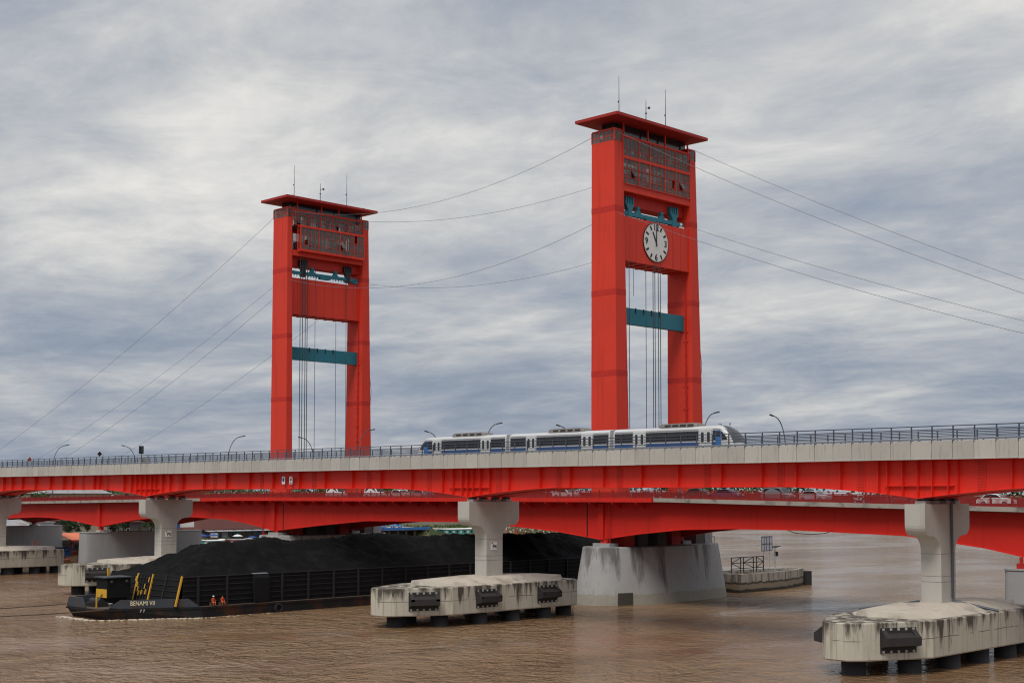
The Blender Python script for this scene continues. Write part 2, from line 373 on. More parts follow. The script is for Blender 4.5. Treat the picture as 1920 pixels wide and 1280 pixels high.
nt.links.new(h, bn.inputs['Height']); nt.links.new(bn.outputs[0], b.inputs['Normal'])

def text_mesh(s, size, mat, depth=0.02, bold=0.0):
    cu = bpy.data.curves.new('lettering', 'FONT'); cu.body = s; cu.size = size; cu.extrude = depth; cu.align_x = 'CENTER'; cu.align_y = 'CENTER'; cu.offset = bold
    o = bpy.data.objects.new('lettering', cu); col.objects.link(o)
    dg = bpy.context.evaluated_depsgraph_get(); dg.update()
    me = bpy.data.meshes.new_from_object(o.evaluated_get(dg)); me.materials.clear(); me.materials.append(MAT[mat])
    bpy.data.objects.remove(o); bpy.data.curves.remove(cu)
    return me
FACE_PX = (R(90), 0, R(90))      # flat things facing +X
FACE_NY = (R(90), 0, 0)          # facing -Y

# ------------------------------------------------------------------ water, river bank
w = MB()
w.add([(-9000, -1500, 0), (2500, -1500, 0), (2500, 9000, 0), (-9000, 9000, 0)], [(0, 1, 2, 3)])
tag(w.build('water', 'river_water'), kind='structure')

BANK = [(-600, -335), (60, -338), (150, -342), (200, -343), (240, -348), (275, -362), (300, -378), (332, -380), (346, -362), (362, -350), (395, -352), (425, -372), (445, -440), (480, -620), (560, -1000), (700, -2500), (760, -8500)]
g = MB(); rows = []
inl = [(-3, -1.2), (0, -0.3), (3.5, 1.6), (9, 2.5), (30, 3.4), (90, 5.0), (220, 9.0), (600, 14.0), (9000, 20.0)]
pts = []
for i in range(len(BANK) - 1):
    (ya, xa), (yb, xb) = BANK[i], BANK[i + 1]
    n = max(1, min(30, int(abs(yb - ya) / 8)))
    for k in range(n): t = k / n; pts.append((xa + (xb - xa) * t, ya + (yb - ya) * t))
pts.append((BANK[-1][1], BANK[-1][0]))
for k, (x, y) in enumerate(pts):
    j = random.uniform(-1.2, 1.2)
    rows.append([(x - d + (j if d < 40 else 0), y - (d * 0.0 if y < 430 else d * 0.55), z + (random.uniform(-.35, .35) if z > 0 else 0)) for d, z in inl])
nr = len(inl)
g.add([p for r_ in rows for p in r_], [(k * nr + i, k * nr + i + 1, (k + 1) * nr + i + 1, (k + 1) * nr + i) for k in range(len(rows) - 1) for i in range(nr - 1)])
bank = g.build('river_bank', 'earth', smooth=True); tag(bank, kind='structure')
# far shore across the wide river
g = MB()
sh = [(-1050, 800), (-760, 905), (-483, 1068), (-158, 1388), (400, 1950), (1400, 3000)]
g.add([(x, y, -1) for x, y in sh] + [(x - 6, y + 12, 3) for x, y in sh] + [(x - 1500, y + 3500, 12) for x, y in sh], [(i, i + 1, i + 7, i + 6) for i in range(5)] + [(i + 6, i + 7, i + 13, i + 12) for i in range(5)])
tag(g.build('far_shore', 'earth'), kind='structure')

# ------------------------------------------------------------------ rail viaduct (grey deck, red girder)
VX0, VX1 = -340.0, -21.25
PW = 2.125
via = thing('rail_viaduct', (-128.2, 125.7, 15.5), 'light rail viaduct with grey concrete parapet and red steel girders', 'viaduct')
d = MB()
d.box(VX0, VX1, 121.25, 130.25, 19.25, 19.75)
deck = d.build('deck_slab', 'pier_concrete', via)
for yy in (122.85, 124.3, 127.3, 128.75):
    MB().box(VX0, VX1, yy - .04, yy + .04, 19.76, 19.92).build('rail', 'steel_grey', via)
pnl = MB(); pnl.box(-PW / 2 + .022, PW / 2 - .022, -.1, .1, -.875, .875)
pnl.box(-PW / 2 + .012, PW / 2 - .012, -.16, -.1, -.875, -.80)
pm = pnl.mesh('parapet_panel', 'panel_concrete')
par = MB().box(VX0, VX1, 121.25, 121.36, 19.3, 20.8).build('parapet', 'ac_grey', via)
parb = MB().box(VX0, VX1, 130.25, 130.45, 19.2, 20.95).build('far_parapet', 'panel_concrete', via)
npan = int((VX1 - VX0) / PW)
for i in range(npan):
    x = VX0 + PW * (i + .5)
    o = inst('parapet_panel', pm, (x, 121.1 + random.uniform(-.012, .012), 20.08 + random.uniform(-.01, .01)), par)
# railings
pst = MB(); pst.box(-.055, .055, -.05, .05, 0, 1.42); pst.box(-.09, .09, -.11, .11, -.02, .05); pst.box(-.03, .03, -.16, -.05, -.18, .05); pmesh = pst.mesh('post', 'steel_grey')
clm = MB().box(-.06, .06, -.10, .06, -.12, .04).mesh('clamp', 'steel_grey')
for yy, nm in ((121.12, 'railing'), (130.32, 'far_railing')):
    rl = MB()
    rl.box(VX0, VX1, yy - .045, yy + .045, 22.30, 22.39)
    rail = rl.build(nm, 'steel_grey', via)
    for zz in (22.02, 21.73, 21.44): MB().box(VX0, VX1, yy - .04, yy + .04, zz - .038, zz + .038).build('rail_bar', 'steel_grey', rail)
    MB().box(VX0, VX1, yy - .08, yy + .08, 21.02, 21.2).build('cable_tray', 'tray_grey', rail)
    for i in range(npan): inst('post', pmesh, (VX0 + PW * (i + .02), yy, 20.96), rail)
    if nm == 'railing':
        for i in range(npan): inst('clamp', clm, (VX0 + PW * (i + .42), yy, 20.98), rail)
# girders with haunches at the piers
PIERX = [-331.0, -268.6, -205.8, -128.2, -65.7, -3.0]
def soffit(x):
    dmin = min(abs(x - p) for p in PIERX)
    if dmin > 15: return 16.68
    t = 1 - dmin / 15
    return 16.68 - 1.16 * (0.35 * t + 0.65 * t * t) if dmin < 15 else 16.68
xs = sorted(set([VX0, VX1] + [VX0 + 1.5 * k for k in range(int((VX1 - VX0) / 1.5) + 1)] + PIERX))
xs = [x for x in xs if VX0 <= x <= VX1]
def girder(y0, y1, name):
    gb = MB(); rings = []
    for x in xs:
        s_ = soffit(x); rings.append([(x, y0, 19.24), (x, y0, s_ + .06), (x, y1, s_ + .06), (x, y1, 19.24)])
    gb.loft(rings)
    gr = gb.build(name, 'girder_red', via)
    fb = MB(); rings = []
    for x in xs:
        s_ = soffit(x); rings.append([(x, y0 - .32, s_ + .058), (x, y0 - .32, s_), (x, y1 + .32, s_), (x, y1 + .32, s_ + .058)])
    fb.loft(rings); fb.build('bottom_flange', 'girder_red', gr)
    return gr
gn = girder(122.3, 124.7, 'girder'); gf = girder(126.7, 129.1, 'far_girder')
STIFF = [-254.5, -250.3, -245, -239.2, -234.1, -230.8, -223.2, -221.3, -213, -210.6, -208.9, -207.4, -205.8, -204.2, -202.9, -200.8, -198.5, -194.7, -188.6, -182.3, -176.1, -170.1, -163.6, -157.6, -151.4, -145.3, -139, -132.9, -130.9, -129.2, -128.2, -127.2, -125.9, -124.2, -120.8, -115.5, -110.6, -105.4, -99.7, -94.5, -88.7, -83.5, -79.3, -74.1, -69.9, -68.9, -67.3, -65.7, -64.2, -62.6, -61.6, -56.3, -51.2, -46, -41]
STIFF += [-258, -262, -265.5, -267, -268.6, -270.2, -272, -276, -282, -288, -294, -300, -306, -312, -318, -324, -330]
for x in STIFF:
    s_ = soffit(x)
    q = MB(); q.box(x - .02, x + .02, 121.80, 122.295, s_ + .07, 19.22)
    q.build('stiffener', 'girder_red', gn)
for x in (-245.6, -234.9, -227.6, -219, -196.0, -185.9 , -173.4, -160.6, -148.2, -135.9, -122.9, -112.7, -103.2, -90.8, -81.4, -72.0, -59.4, -48):
    s_ = soffit(x)
    q = MB(); q.box(x - .45, x + .45, 122.24, 122.297, s_ + .09, 19.2)
    for k in range(11):
        zz = s_ + .22 + k * (19.15 - s_ - .3) / 10.5
        for xx in (-.3, -.1, .1, .3): q.box(x + xx - .05, x + xx + .05, 122.17, 122.24, zz - .045, zz + .045, 1)
    q.build('splice_plate', ['girder_red', 'band_red'], gn)
for px in PIERX[1:5]:
    MB().box(px - 3.6, px + 3.6, 121.98, 122.29, 16.72, 16.78).build('stiffener', 'girder_red', gn)
for xs_, body in ((-167.25, 'round'), (-165.45, 'sq')):
    s_ = inst('plate_sign', MB().box(-.36, .36, -.03, .03, -.55, .55).mesh('plate_sign', 'white_paint'), (xs_, 121.78, 17.95), via)
    q = MB()
    if body == 'round':
        q.prism([(.26 * math.cos(k * .5236), .06 + .33 * math.sin(k * .5236)) for k in range(12)], 'y', -.045, -.03); me = q.mesh('sign_mark', 'train_blue')
    else:
        q.prism([(-.2, -.1), (.2, -.1), (.2, .38), (.05, .3), (-.2, .15)], 'y', -.045, -.03); q.box(-.24, .24, -.045, -.03, -.45, -.3); me = q.mesh('sign_mark', 'steel_grey')
    inst('sign_mark', me, (xs_, 121.78, 17.95), s_)

# ------------------------------------------------------------------ viaduct piers
fm = MB()
fm.box(-1.85, 1.85, -.09, 0, -1.1, 1.1)
fm.loft([[(-1.8, -.09, -.62), (1.8, -.09, -.62), (1.8, -.09, .62), (-1.8, -.09, .62)], [(-1.8, -.95, -.42), (1.8, -.95, -.42), (1.8, -.95, .30), (-1.8, -.95, .30)]])
fm.prism([(-.09, .5), (-.09, .95), (-.95, .30), (-.95, .05)], 'x', -1.78, -1.3); fm.prism([(-.09, .5), (-.09, .95), (-.95, .30), (-.95, .05)], 'x', 1.3, 1.78)
fender_mesh = fm.mesh('fender', 'rubber')
bm_ = MB()
for k in range(5):
    for zz in (-.97, .97): bm_.box(-1.55 + k * .775 - .11, -1.55 + k * .775 + .11, -.13, -.09, zz - .1, zz + .1)
fbolt_mesh = bm_.mesh('bolt_plates', 'bolt_white')
pile_mesh = MB().cyl((0, 0, -3), 1.45, 1.05, n=18).mesh('pile', 'rib_dark', True)
def via_pier(cx, label, number=None, pipe=False, side_fenders=True):
    cyc = 125.75
    t = thing('viaduct_pier', (cx, cyc, 0), label, 'bridge pier', 'hammerhead piers of the rail viaduct')
    # cap outline (local offsets)
    hw, ys, yn, tip = 5.2, 11.2, 18.7, 1.1
    out = [(hw, -ys), (tip + .9, -yn + 1.0), (tip, -yn), (-tip, -yn), (-tip - .9, -yn + 1.0), (-hw, -ys), (-hw, ys), (-3.4, 12.7), (3.4, 12.7), (hw, ys)]
    q = MB()
    def ring(z, k): return [(cx + x * k, cyc + y * (1 - (1 - k) * .4), z) for x, y in out]
    q.loft([ring(1.4, .985), ring(1.52, 1.0), ring(4.63, 1.0), ring(4.72, .99)])
    cap = q.build('pile_cap', 'cap_concrete', t)
    # raised plinth, sloping off towards the noses
    q = MB()
    P8 = lambda pts: [(cx + x, cyc + y, z) for x, y, z in pts]
    sgn = [(1, -1), (1, -1), (-1, -1), (-1, -1), (-1, 1), (-1, 1), (1, 1), (1, 1)]
    lo = P8([(a * (4.5 if k in (0, 3, 4, 7) else 2.5), b_ * (8.6 if k in (0, 3, 4, 7) else 11.3), 4.725) for k, (a, b_) in enumerate(sgn)])
    mi = P8([(a * (3.9 if k in (0, 3, 4, 7) else 2.3), b_ * (7.2 if k in (0, 3, 4, 7) else 11.15), 5.0 if k in (0, 3, 4, 7) else 5.25) for k, (a, b_) in enumerate(sgn)])
    hi = P8([(a * (2.6 if k in (0, 3, 4, 7) else 1.7), b_ * (2.6 if k in (0, 3, 4, 7) else 3.8), 5.52) for k, (a, b_) in enumerate(sgn)])
    q.loft([lo, mi, hi]); q.build('plinth', 'sandy', t)
    # T-shaped shaft and hammerhead: profile in YZ, extruded along X
    prof = []
    def arc(cy_, cz_, r, a0, a1, n=7): return [(cy_ + r * math.cos(R(a0 + (a1 - a0) * k / n)), cz_ + r * math.sin(R(a0 + (a1 - a0) * k / n))) for k in range(n + 1)]
    half = [(4.5, 15.0), (4.5, 12.95)] + [(4.5 - 1.0 + 1.0 * math.cos(R(a)), 12.95 + 1.0 * math.sin(R(a))) for a in (-15, -30, -45, -60, -75, -90)]
    half += [(3.05 - .02, 11.93)] + [(3.05 - 1.6 * math.sin(R(a)), 10.35 + 1.58 * math.cos(R(a))) for a in (15, 30, 45, 60, 75, 90)]
    half += [(1.45, 8.0), (1.45, 5.5)]
    poly = [(cyc + y, z) for y, z in half] + [(cyc - y, z) for y, z in half[::-1]]
    q = MB(); q.prism(poly, 'x', cx - 1.05, cx + 1.05)
    sh = q.build('shaft', 'pier_concrete', t)
    for zz in (10.2, 8.05, 7.5):     # construction joints
        MB().box(cx - 1.056, cx + 1.056, cyc - 1.456, cyc + 1.456, zz - .022, zz + .022).build('joint', 'ac_grey', sh)
    for yb in (-2.9, -1.0, 1.2, 3.1):
        MB().box(cx - .55, cx + .55, cyc + yb - .5, cyc + yb + .5, 15.0, 15.3).build('bearing_seat', 'pier_concrete', t)
        MB().box(cx - .4, cx + .4, cyc + yb - .38, cyc + yb + .38, 15.3, 15.50).build('bearing', 'black_paint', t)
    # piles and fenders
    for x, y in ((0, -15.8), (-2.9, -11.2), (2.9, -11.2), (-3.7, -5.4), (3.7, -5.4), (-3.7, 0.4), (3.7, 0.4), (-3.7, 6.2), (3.7, 6.2), (-2.9, 11.0), (2.9, 11.0)):
        inst('pile', pile_mesh, (cx + x, cyc + y, 0), t)
    def fend(x, y, rz):
        f_ = inst('fender', fender_mesh, (cx + x, cyc + y, 3.15), t, (0, 0, rz)); b_ = bpy.data.objects.new('bolt_plates', fbolt_mesh); link(b_, f_); tag(b_, kind='stuff')
    for s in (-1, 1):
        if side_fenders: fend(hw + .01, s * 5.45, R(90)); fend(-hw - .01, s * 5.45, R(-90))
    mx_, my_ = (hw + tip + .9) / 2, (-ys - yn + 1.0) / 2
    ang = math.atan2(yn - 1.0 - ys, hw - tip - .9)
    nx, ny = math.sin(ang), -math.cos(ang)
    for sx in (1, -1):
        for sy in (1,):
            ax, ay = sx * nx, sy * ny
            fend(sx * mx_ + ax * .01, sy * my_ + ay * .01, math.atan2(ax, -ay))
    if number:
        pl = inst('number_sign', MB().box(-.02, .02, -.55, .55, -.5, .5).mesh('number_sign', 'white_paint'), (cx + 1.085, cyc - .15, 9.3), t)
        inst('lettering', text_mesh(number, .72, 'black_paint', .01, .012), (cx + 1.115, cyc - .05, 9.22), pl, FACE_PX)
        inst('sign_mark', MB().box(-.01, .012, -.09, .09, -.09, .09).mesh('sign_mark', 'black_paint'), (cx + 1.105, cyc - .5, 9.68), pl)
    if pipe:
        q = MB(); q.tube([(cx + 1.2, cyc + .55, 15.2), (cx + 1.2, cyc + .55, 5.9), (cx + 1.45, cyc + .6, 5.6), (cx + 5.3, cyc + 1.6, 4.86)], .13, 8)
        q.build('drain_pipe', 'steel_grey', t)
        MB().tube([(cx - 1.1, cyc - 1.8, 5.64), (cx - 4.6, cyc - 7.0, 4.95)], .10, 8).build('drain_pipe', 'steel_grey', t)
    return t
via_pier(-65.7, 'concrete hammerhead pier nearest the right edge with black drain pipe', None, True, False)
via_pier(-128.2, 'concrete hammerhead pier in the middle, in front of the coal barge', 'P4')
via_pier(-205.8, 'concrete hammerhead pier left of the coal heap, behind the barge bow', 'P5')
via_pier(-268.6, 'concrete hammerhead pier cut by the left edge of the picture', None, False, False)

# ------------------------------------------------------------------ train
TY0, TY1 = 122.42, 125.08
TYC = (TY0 + TY1) / 2
train = thing('light_rail_train', (-111.6, TYC, 19.95), 'white three car light rail train with blue stripe on the viaduct', 'train')
def sect(x, zt, hw, zb=20.25, lean=0.0):
    zt_ = zt
    p = [(-hw * .90, zb), (-hw, zb + .25), (-hw, min(22.55, zt_ - .45)), (-hw * .93, zt_ - .28), (-hw * .68, zt_ - .07), (-hw * .3, zt_), (hw * .3, zt_), (hw * .68, zt_ - .07), (hw * .93, zt_ - .28), (hw, min(22.55, zt_ - .45)), (hw, zb + .25), (hw * .90, zb)]
    return [(x, TYC + y, z) for y, z in p]
HW = 1.33; ZT = 23.42
def nose(x0, s):       # sections from the straight body out to the tip; s = +1 towards +X
    prof = [(0, ZT, HW), (.7, ZT - .03, HW), (1.4, ZT - .16, HW * .99), (2.0, ZT - .42, HW * .975), (2.5, ZT - .85, HW * .95), (2.9, ZT - 1.35, HW * .92), (3.15, ZT - 1.85, HW * .89), (3.28, ZT - 2.3, HW * .84), (3.3, ZT - 2.6, HW * .78)]
    return [(x0 + s * a * .85, b, c) for a, b, c in prof]
def car(name, x0, x1, nl, nr):
    b = MB()
    secs = []
    if nl: secs += [sect(*s) for s in nose(x0 + 2.8, -1)[::-1]]
    else: secs.append(sect(x0, ZT, HW))
    if nr: secs += [sect(*s) for s in nose(x1 - 2.8, 1)]
    else: secs.append(sect(x1, ZT, HW))
    b.loft(secs)
    return smooth_angle(b.build(name, 'train_white', train), 40)
cars = [car('car_body', -138.7, -121.75, True, False), car('car_body', -121.2, -104.8, False, False), car('car_body', -104.25, -87.4, False, True)]
for x in (-121.475, -104.525):
    q = MB(); q.box(x - .28, x + .28, TYC - 1.2, TYC + 1.2, 20.4, 23.28)
    for k in range(5): q.box(x - .24 + k * .12 - .025, x - .24 + k * .12 + .025, TYC - 1.25, TYC + 1.25, 20.38, 23.31)
    q.build('gangway', 'train_grey', train)
DOORS = [[(-135.3, -133.8), (-126.2, -124.6)], [(-118.2, -116.7), (-109.1, -107.5)], [(-101.2, -99.6), (-91.9, -90.3)]]
ENDS = [(-137.0, -121.95), (-121.0, -105.0), (-104.05, -89.1)]
for body, ds, (e0, e1) in zip(cars, DOORS, ENDS):
    for side in (0, 1):
        yo = (lambda y_in, y_out: (TY0 - y_out, TY0 - y_in) if side == 0 else (TY1 + y_in, TY1 + y_out))
        spans = []; cur = e0
        for a, b_ in ds: spans.append((cur, a - .15)); cur = b_ + .15
        spans.append((cur, e1))
        for a, b_ in spans:
            if b_ - a < .4: continue
            y0, y1 = yo(-.01, .012)
            MB().box(a, b_, y0, y1, 21.74, 22.84).build('window_band', 'glass_dark', body)
            n = max(1, round((b_ - a) / 1.6))
            for k in range(1, n):
                xx = a + (b_ - a) * k / n; y0, y1 = yo(.011, .018)
                MB().box(xx - .03, xx + .03, y0, y1, 21.76, 22.82).build('mullion', 'black_paint', body)
            y0, y1 = yo(-.01, .010)
            MB().box(a, b_, y0, y1, 21.28, 21.62).build('stripe', 'train_blue', body)
            MB().box(a, b_, y0, y1, 22.96, 23.02).build('stripe', 'tray_grey', body)
        for a, b_ in ds:
            mid_ = (a + b_) / 2
            for c0, c1 in ((a, mid_ - .02), (mid_ + .02, b_)):
                y0, y1 = yo(-.01, .03)
                dr = MB().box(c0, c1, y0, y1, 20.9, 22.84).build('door', 'train_white', train)
                y0, y1 = yo(.029, .042); cm = (c0 + c1) / 2
                MB().prism([(cm - .19, 21.7), (cm - .13, 21.6), (cm + .13, 21.6), (cm + .19, 21.7), (cm + .19, 22.6), (cm + .13, 22.7), (cm - .13, 22.7), (cm - .19, 22.6)], 'y', y0, y1).build('door_window', 'glass_dark', dr)
            y0, y1 = yo(-.01, .006)
            MB().box(a - .06, b_ + .06, y0, y1, 20.8, 22.9).build('door_frame', 'train_grey', body)
# blue cab doors and side windows, windscreens following the nose
for x, s, body in ((-89.4, 1, cars[2]), (-136.7, -1, cars[0])):
    MB().box(x - .35, x + .35, TY0 - .03, TY0 + .01, 21.2, 22.75).build('cab_door', 'blue_bright', body)
    MB().box(x - .28, x + .28, TY0 - .045, TY0 - .029, 22.2, 22.7).build('door_window', 'glass_dark', body)
for x0, s, body in ((-87.4 - 2.8, 1, cars[2]), (-138.7 + 2.8, -1, cars[0])):
    q = MB(); pr = nose(x0, s)
    strip = [(.9, .62), (1.4, .70), (2.0, .80), (2.5, .84), (2.9, .86), (3.15, .84)]
    rings = []
    prof = [(0, ZT), (.7, ZT - .03), (1.4, ZT - .16), (2.0, ZT - .42), (2.5, ZT - .85), (2.9, ZT - 1.35), (3.15, ZT - 1.85), (3.28, ZT - 2.3)]
    def zat(a):
        for (a0, z0), (a1, z1) in zip(prof, prof[1:]):
            if a0 <= a <= a1: return z0 + (z1 - z0) * (a - a0) / (a1 - a0)
    for a, k in strip:
        z = zat(a) + .03; hw = HW * k
        a = a * .85
        rings.append([(x0 + s * (a + .03), TYC - hw, z - .30 * k * k - .0), (x0 + s * (a + .05), TYC - hw * .66, z - .06), (x0 + s * (a + .06), TYC - hw * .3, z + .015), (x0 + s * (a + .06), TYC + hw * .3, z + .015), (x0 + s * (a + .05), TYC + hw * .66, z - .06), (x0 + s * (a + .03), TYC + hw, z - .30 * k * k)])
    q.loft(rings, caps=False, closed=False)
    ws = q.build('windscreen', 'screen_glass', body, True)
    q = MB(); q.prism([(x0 + s * a, z) for a, z in ((1.15, 22.75), (1.4, 22.6), (1.75, 22.2), (1.95, 21.85), (1.25, 21.75))], 'y', TY0 - .01, TY0 + .08)
    q.build('side_window', 'glass_dark', body)
for (a, b_), body in zip(((-132.1, -126.0), (-115.0, -109.2), (-97.9, -92.5)), cars):
    q = MB()
    q.loft([[(a + .0, TYC - .9, ZT - .06), (a, TYC + .9, ZT - .06), (a + .05, TYC + .8, ZT + .24), (a + .05, TYC - .8, ZT + .24)], [(a + .5, TYC - 1.0, ZT - .06), (a + .5, TYC + 1.0, ZT - .06), (a + .5, TYC + .85, ZT + .36), (a + .5, TYC - .85, ZT + .36)],
            [(b_ - .8, TYC - 1.0, ZT - .06), (b_ - .8, TYC + 1.0, ZT - .06), (b_ - .8, TYC + .85, ZT + .40), (b_ - .8, TYC - .85, ZT + .40)], [(b_, TYC - .9, ZT - .06), (b_, TYC + .9, ZT - .06), (b_ - .15, TYC + .7, ZT + .2), (b_ - .15, TYC - .7, ZT + .2)]])
    ac = q.build('roof_unit', 'ac_grey', train)
    for k in range(4):
        xx = a + .9 + k * (b_ - a - 1.8) / 3.4
        MB().hexa([(xx, TYC - 1.02, ZT + .04), (xx + .8, TYC - 1.02, ZT + .04), (xx + .8, TYC - .98, ZT + .04), (xx, TYC - .98, ZT + .04), (xx, TYC - .95, ZT + .24), (xx + .8, TYC - .95, ZT + .24), (xx + .8, TYC - .9, ZT + .24), (xx, TYC - .9, ZT + .24)]).build('grille', 'dark_metal', ac)
q = MB(); q.tube([(-88.8, TYC, 23.38), (-88.8, TYC, 23.68)], .05); q.tube([(-89.9, TYC, 23.38), (-90.0, TYC, 23.6), (-90.3, TYC, 23.62)], .04)
q.build('roof_antenna', 'dark_metal', cars[2])
for x in (-134.2, -124.0, -118.6, -107.4, -101.6, -89.5):
    q = MB(); q.box(x - 1.5, x + 1.5, TYC - 1.0, TYC + 1.0, 20.0, 20.26)
    bg_ = q.build('bogie', 'dark_metal', train)
    for k in (-.95, .95):
        for yy in (122.85 + .9 - .9, 124.3): MB().tube([(x + k, yy - .06, 20.33 - .0), (x + k, yy + .06, 20.33)], .40, 14).build('wheel', 'steel_grey', bg_)

# signals on the viaduct
t = thing('track_signal', (-206.9, 121.6, 20.96), 'black railway signal box on a short mast at the viaduct railing', 'railway signal')
MB().tube([(-206.9, 121.6, 20.9), (-206.9, 121.6, 22.7)], .06, 8).build('mast', 'dark_metal', t)
hd = MB().box(-207.05, -206.75, 121.2, 121.95, 22.65, 23.95).build('signal_head', 'black_paint', t)
for k in range(3): MB().tube([(-206.76, 121.6, 22.95 + k * .36), (-206.66, 121.6, 22.95 + k * .36)], .13, 10).build('lens', 'steel_grey', hd)
MB().box(-206.4, -205.6, 121.4, 121.9, 20.9, 22.1).build('cabinet', 'pier_concrete', t)
for x, z, lab, face in ((-220.9, 22.9, 'dark diamond track sign on a bent arm above the viaduct railing', 'black_paint'), (-246.9, 22.4, 'brown diamond track sign just above the railing at far left', 'boat_red')):
    t = thing('track_sign', (x, 121.6, 20.96), lab, 'track sign', 'diamond track signs')
    q = MB(); q.tube([(x, 122.35, 20.0), (x, 122.35, z - .1), (x + .06, 121.7, z - .1)], .045, 6); q.build('mast', 'dark_metal', t)
    dm = MB().prism([(121.6 - .58, z), (121.6, z - .58), (121.6 + .58, z), (121.6, z + .58)], 'x', x + .1, x + .14).build('board_border', 'white_paint', t)
    MB().prism([(121.6 - .46, z), (121.6, z - .46), (121.6 + .46, z), (121.6, z + .46)], 'x', x + .142, x + .16).build('board', face, t)

# ------------------------------------------------------------------ red road bridge
RC = 163.75
def dz(x):
    if x > -122: return 15.38 - (x + 122) * .0178
    if x < -224: return 15.25 - (-224 - x) * .0125
    return 15.25 + (x + 224) / 102 * .13
SOF = [(-420, 10.2), (-365, 10.6), (-347, 8.4), (-325, 10.05), (-310, 10.5), (-302, 10.45), (-290, 9.75), (-280.2, 8.75), (-264.5, 10.55), (-247, 11.4), (-230.5, 11.0), (-222, 10.1), (-215.2, 9.05), (-202, 10.25), (-188, 11.3), (-166, 11.45), (-152, 10.95), (-142.7, 10.3), (-134, 9.3), (-127, 10.25), (-119.4, 11.0), (-111, 11.28), (-100, 11.28), (-85, 10.9), (-75, 9.7), (-66.5, 8.1), (-57, 9.7), (-45, 10.6), (-20, 10.9)]
def sof(x):
    for (a, za), (b, zb) in zip(SOF, SOF[1:]):
        if a <= x <= b: return za + (zb - za) * (x - a) / (b - a)
    return 10.5
AX0, AX1 = -415.0, -25.0
road = thing('road_bridge', (-173, RC, 8), 'red steel road bridge with arched girders behind the grey rail viaduct', 'bridge')
axs = [AX0 + 2.0 * k for k in range(int((AX1 - AX0) / 2) + 1)]
axs = sorted(set(axs + [x for x, _ in SOF if AX0 < x < AX1]))
def strip(y0, y1, z0f, z1f, name, mat, x0=AX0, x1=AX1, parent=None):
    b = MB(); xs_ = [x0] + [x for x in axs if x0 < x < x1] + [x1]
    b.loft([[(x, y0, z0f(x)), (x, y1, z0f(x)), (x, y1, z1f(x)), (x, y0, z1f(x))] for x in xs_])
    return b.build(name, mat, parent or road)
strip(154.0, 173.5, lambda x: dz(x) - .62, lambda x: dz(x) - .1, 'roadway', 'asphalt')
for y0, y1 in ((153.0, 154.0), (173.5, 174.5)):
    strip(y0, y1, lambda x: dz(x) - .55, lambda x: dz(x), 'footway_edge', 'edge_concrete', AX0, -237.5)
    strip(y0 - .35 if y0 < 160 else y0, y1 + (.35 if y0 > 160 else 0), lambda x: dz(x) - .6, lambda x: dz(x), 'footway_edge', 'road_red', -237.45, -123.05)
    strip(y0, y1, lambda x: dz(x) - .55, lambda x: dz(x), 'footway_edge', 'edge_concrete', -123.0, AX1)
ngird = strip(154.75, 155.25, sof, lambda x: dz(x) - .63, 'girder', 'road_red')
fgird = strip(172.25, 172.75, sof, lambda x: dz(x) - .63, 'girder', 'road_red')
strip(161.0, 161.4, lambda x: sof(x) + .8, lambda x: dz(x) - .63, 'girder', 'road_red'); strip(166.2, 166.6, lambda x: sof(x) + .8, lambda x: dz(x) - .63, 'girder', 'road_red')
for gy, gg in ((154.5, ngird),):
    b = MB(); b.loft([[(x, 154.5, sof(x) - .06), (x, 155.5, sof(x) - .06), (x, 155.5, sof(x)), (x, 154.5, sof(x))] for x in axs]); b.build('bottom_flange', 'road_red', gg)
b = MB(); b.loft([[(x, 172.0, sof(x) - .06), (x, 173.0, sof(x) - .06), (x, 173.0, sof(x)), (x, 172.0, sof(x))] for x in axs]); b.build('bottom_flange', 'road_red', fgird)
for k in range(47):
    x = -410 + 8.2 * k
    MB().box(x - .15, x + .15, 155.3, 172.2, max(sof(x), 11.2) + .2, dz(x) - .64).build('cross_beam', 'road_red', road)
for x in (-304, -292, -268, -258, -247, -236, -226, -200, -186, -171, -156, -146, -121, -112, -100, -90, -80):
    MB().box(x - .05, x + .05, 154.735, 154.76, sof(x) + .02, dz(x) - .7).build('weld_seam', 'road_red', ngird)
for x in (-136.9, -212.5):
    MB().box(x - .09, x + .09, 154.70, 154.76, sof(x) - .05, dz(x) - .62).build('expansion_gap', 'black_paint', ngird)
for x in (-134, -215.2, -280.2, -66.5):
    MB().box(x - .5, x + .5, 154.3, 154.74, sof(x) - .02, dz(x) - .8).build('stiffener', 'road_red', ngird)
for k in range(26):    # brackets under the cantilevered footway of the lift span
    x = -236 + k * 4.4
    MB().prism([(152.7, dz(x) - .65), (154.74, dz(x) - .65), (154.74, dz(x) - 1.5), (152.7, dz(x) - .85)], 'x', x - .07, x + .07).build('bracket', 'road_red', ngird)
for lx in (-132.4, -218.4):
    q = MB(); zt = dz(lx) - .6; zb = sof(lx) - 1.2
    for s in (-.25, .25): q.bar((lx + s, 154.35, zb), (lx + s, 154.35, zt), .07)
    for k in range(14): q.bar((lx - .25, 154.35, zb + k * (zt - zb) / 13.5), (lx + .25, 154.35, zb + k * (zt - zb) / 13.5), .05)
    q.build('ladder', 'band_red', ngird)
q = MB(); q.tube([(-101.9, 154.6, 11.25), (-100.8, 154.6, 10.9), (-98.5, 154.6, 10.75), (-96.3, 154.6, 10.95), (-95.2, 154.6, 11.25)], .05); q.build('hanging_pipe', 'dark_metal', ngird)
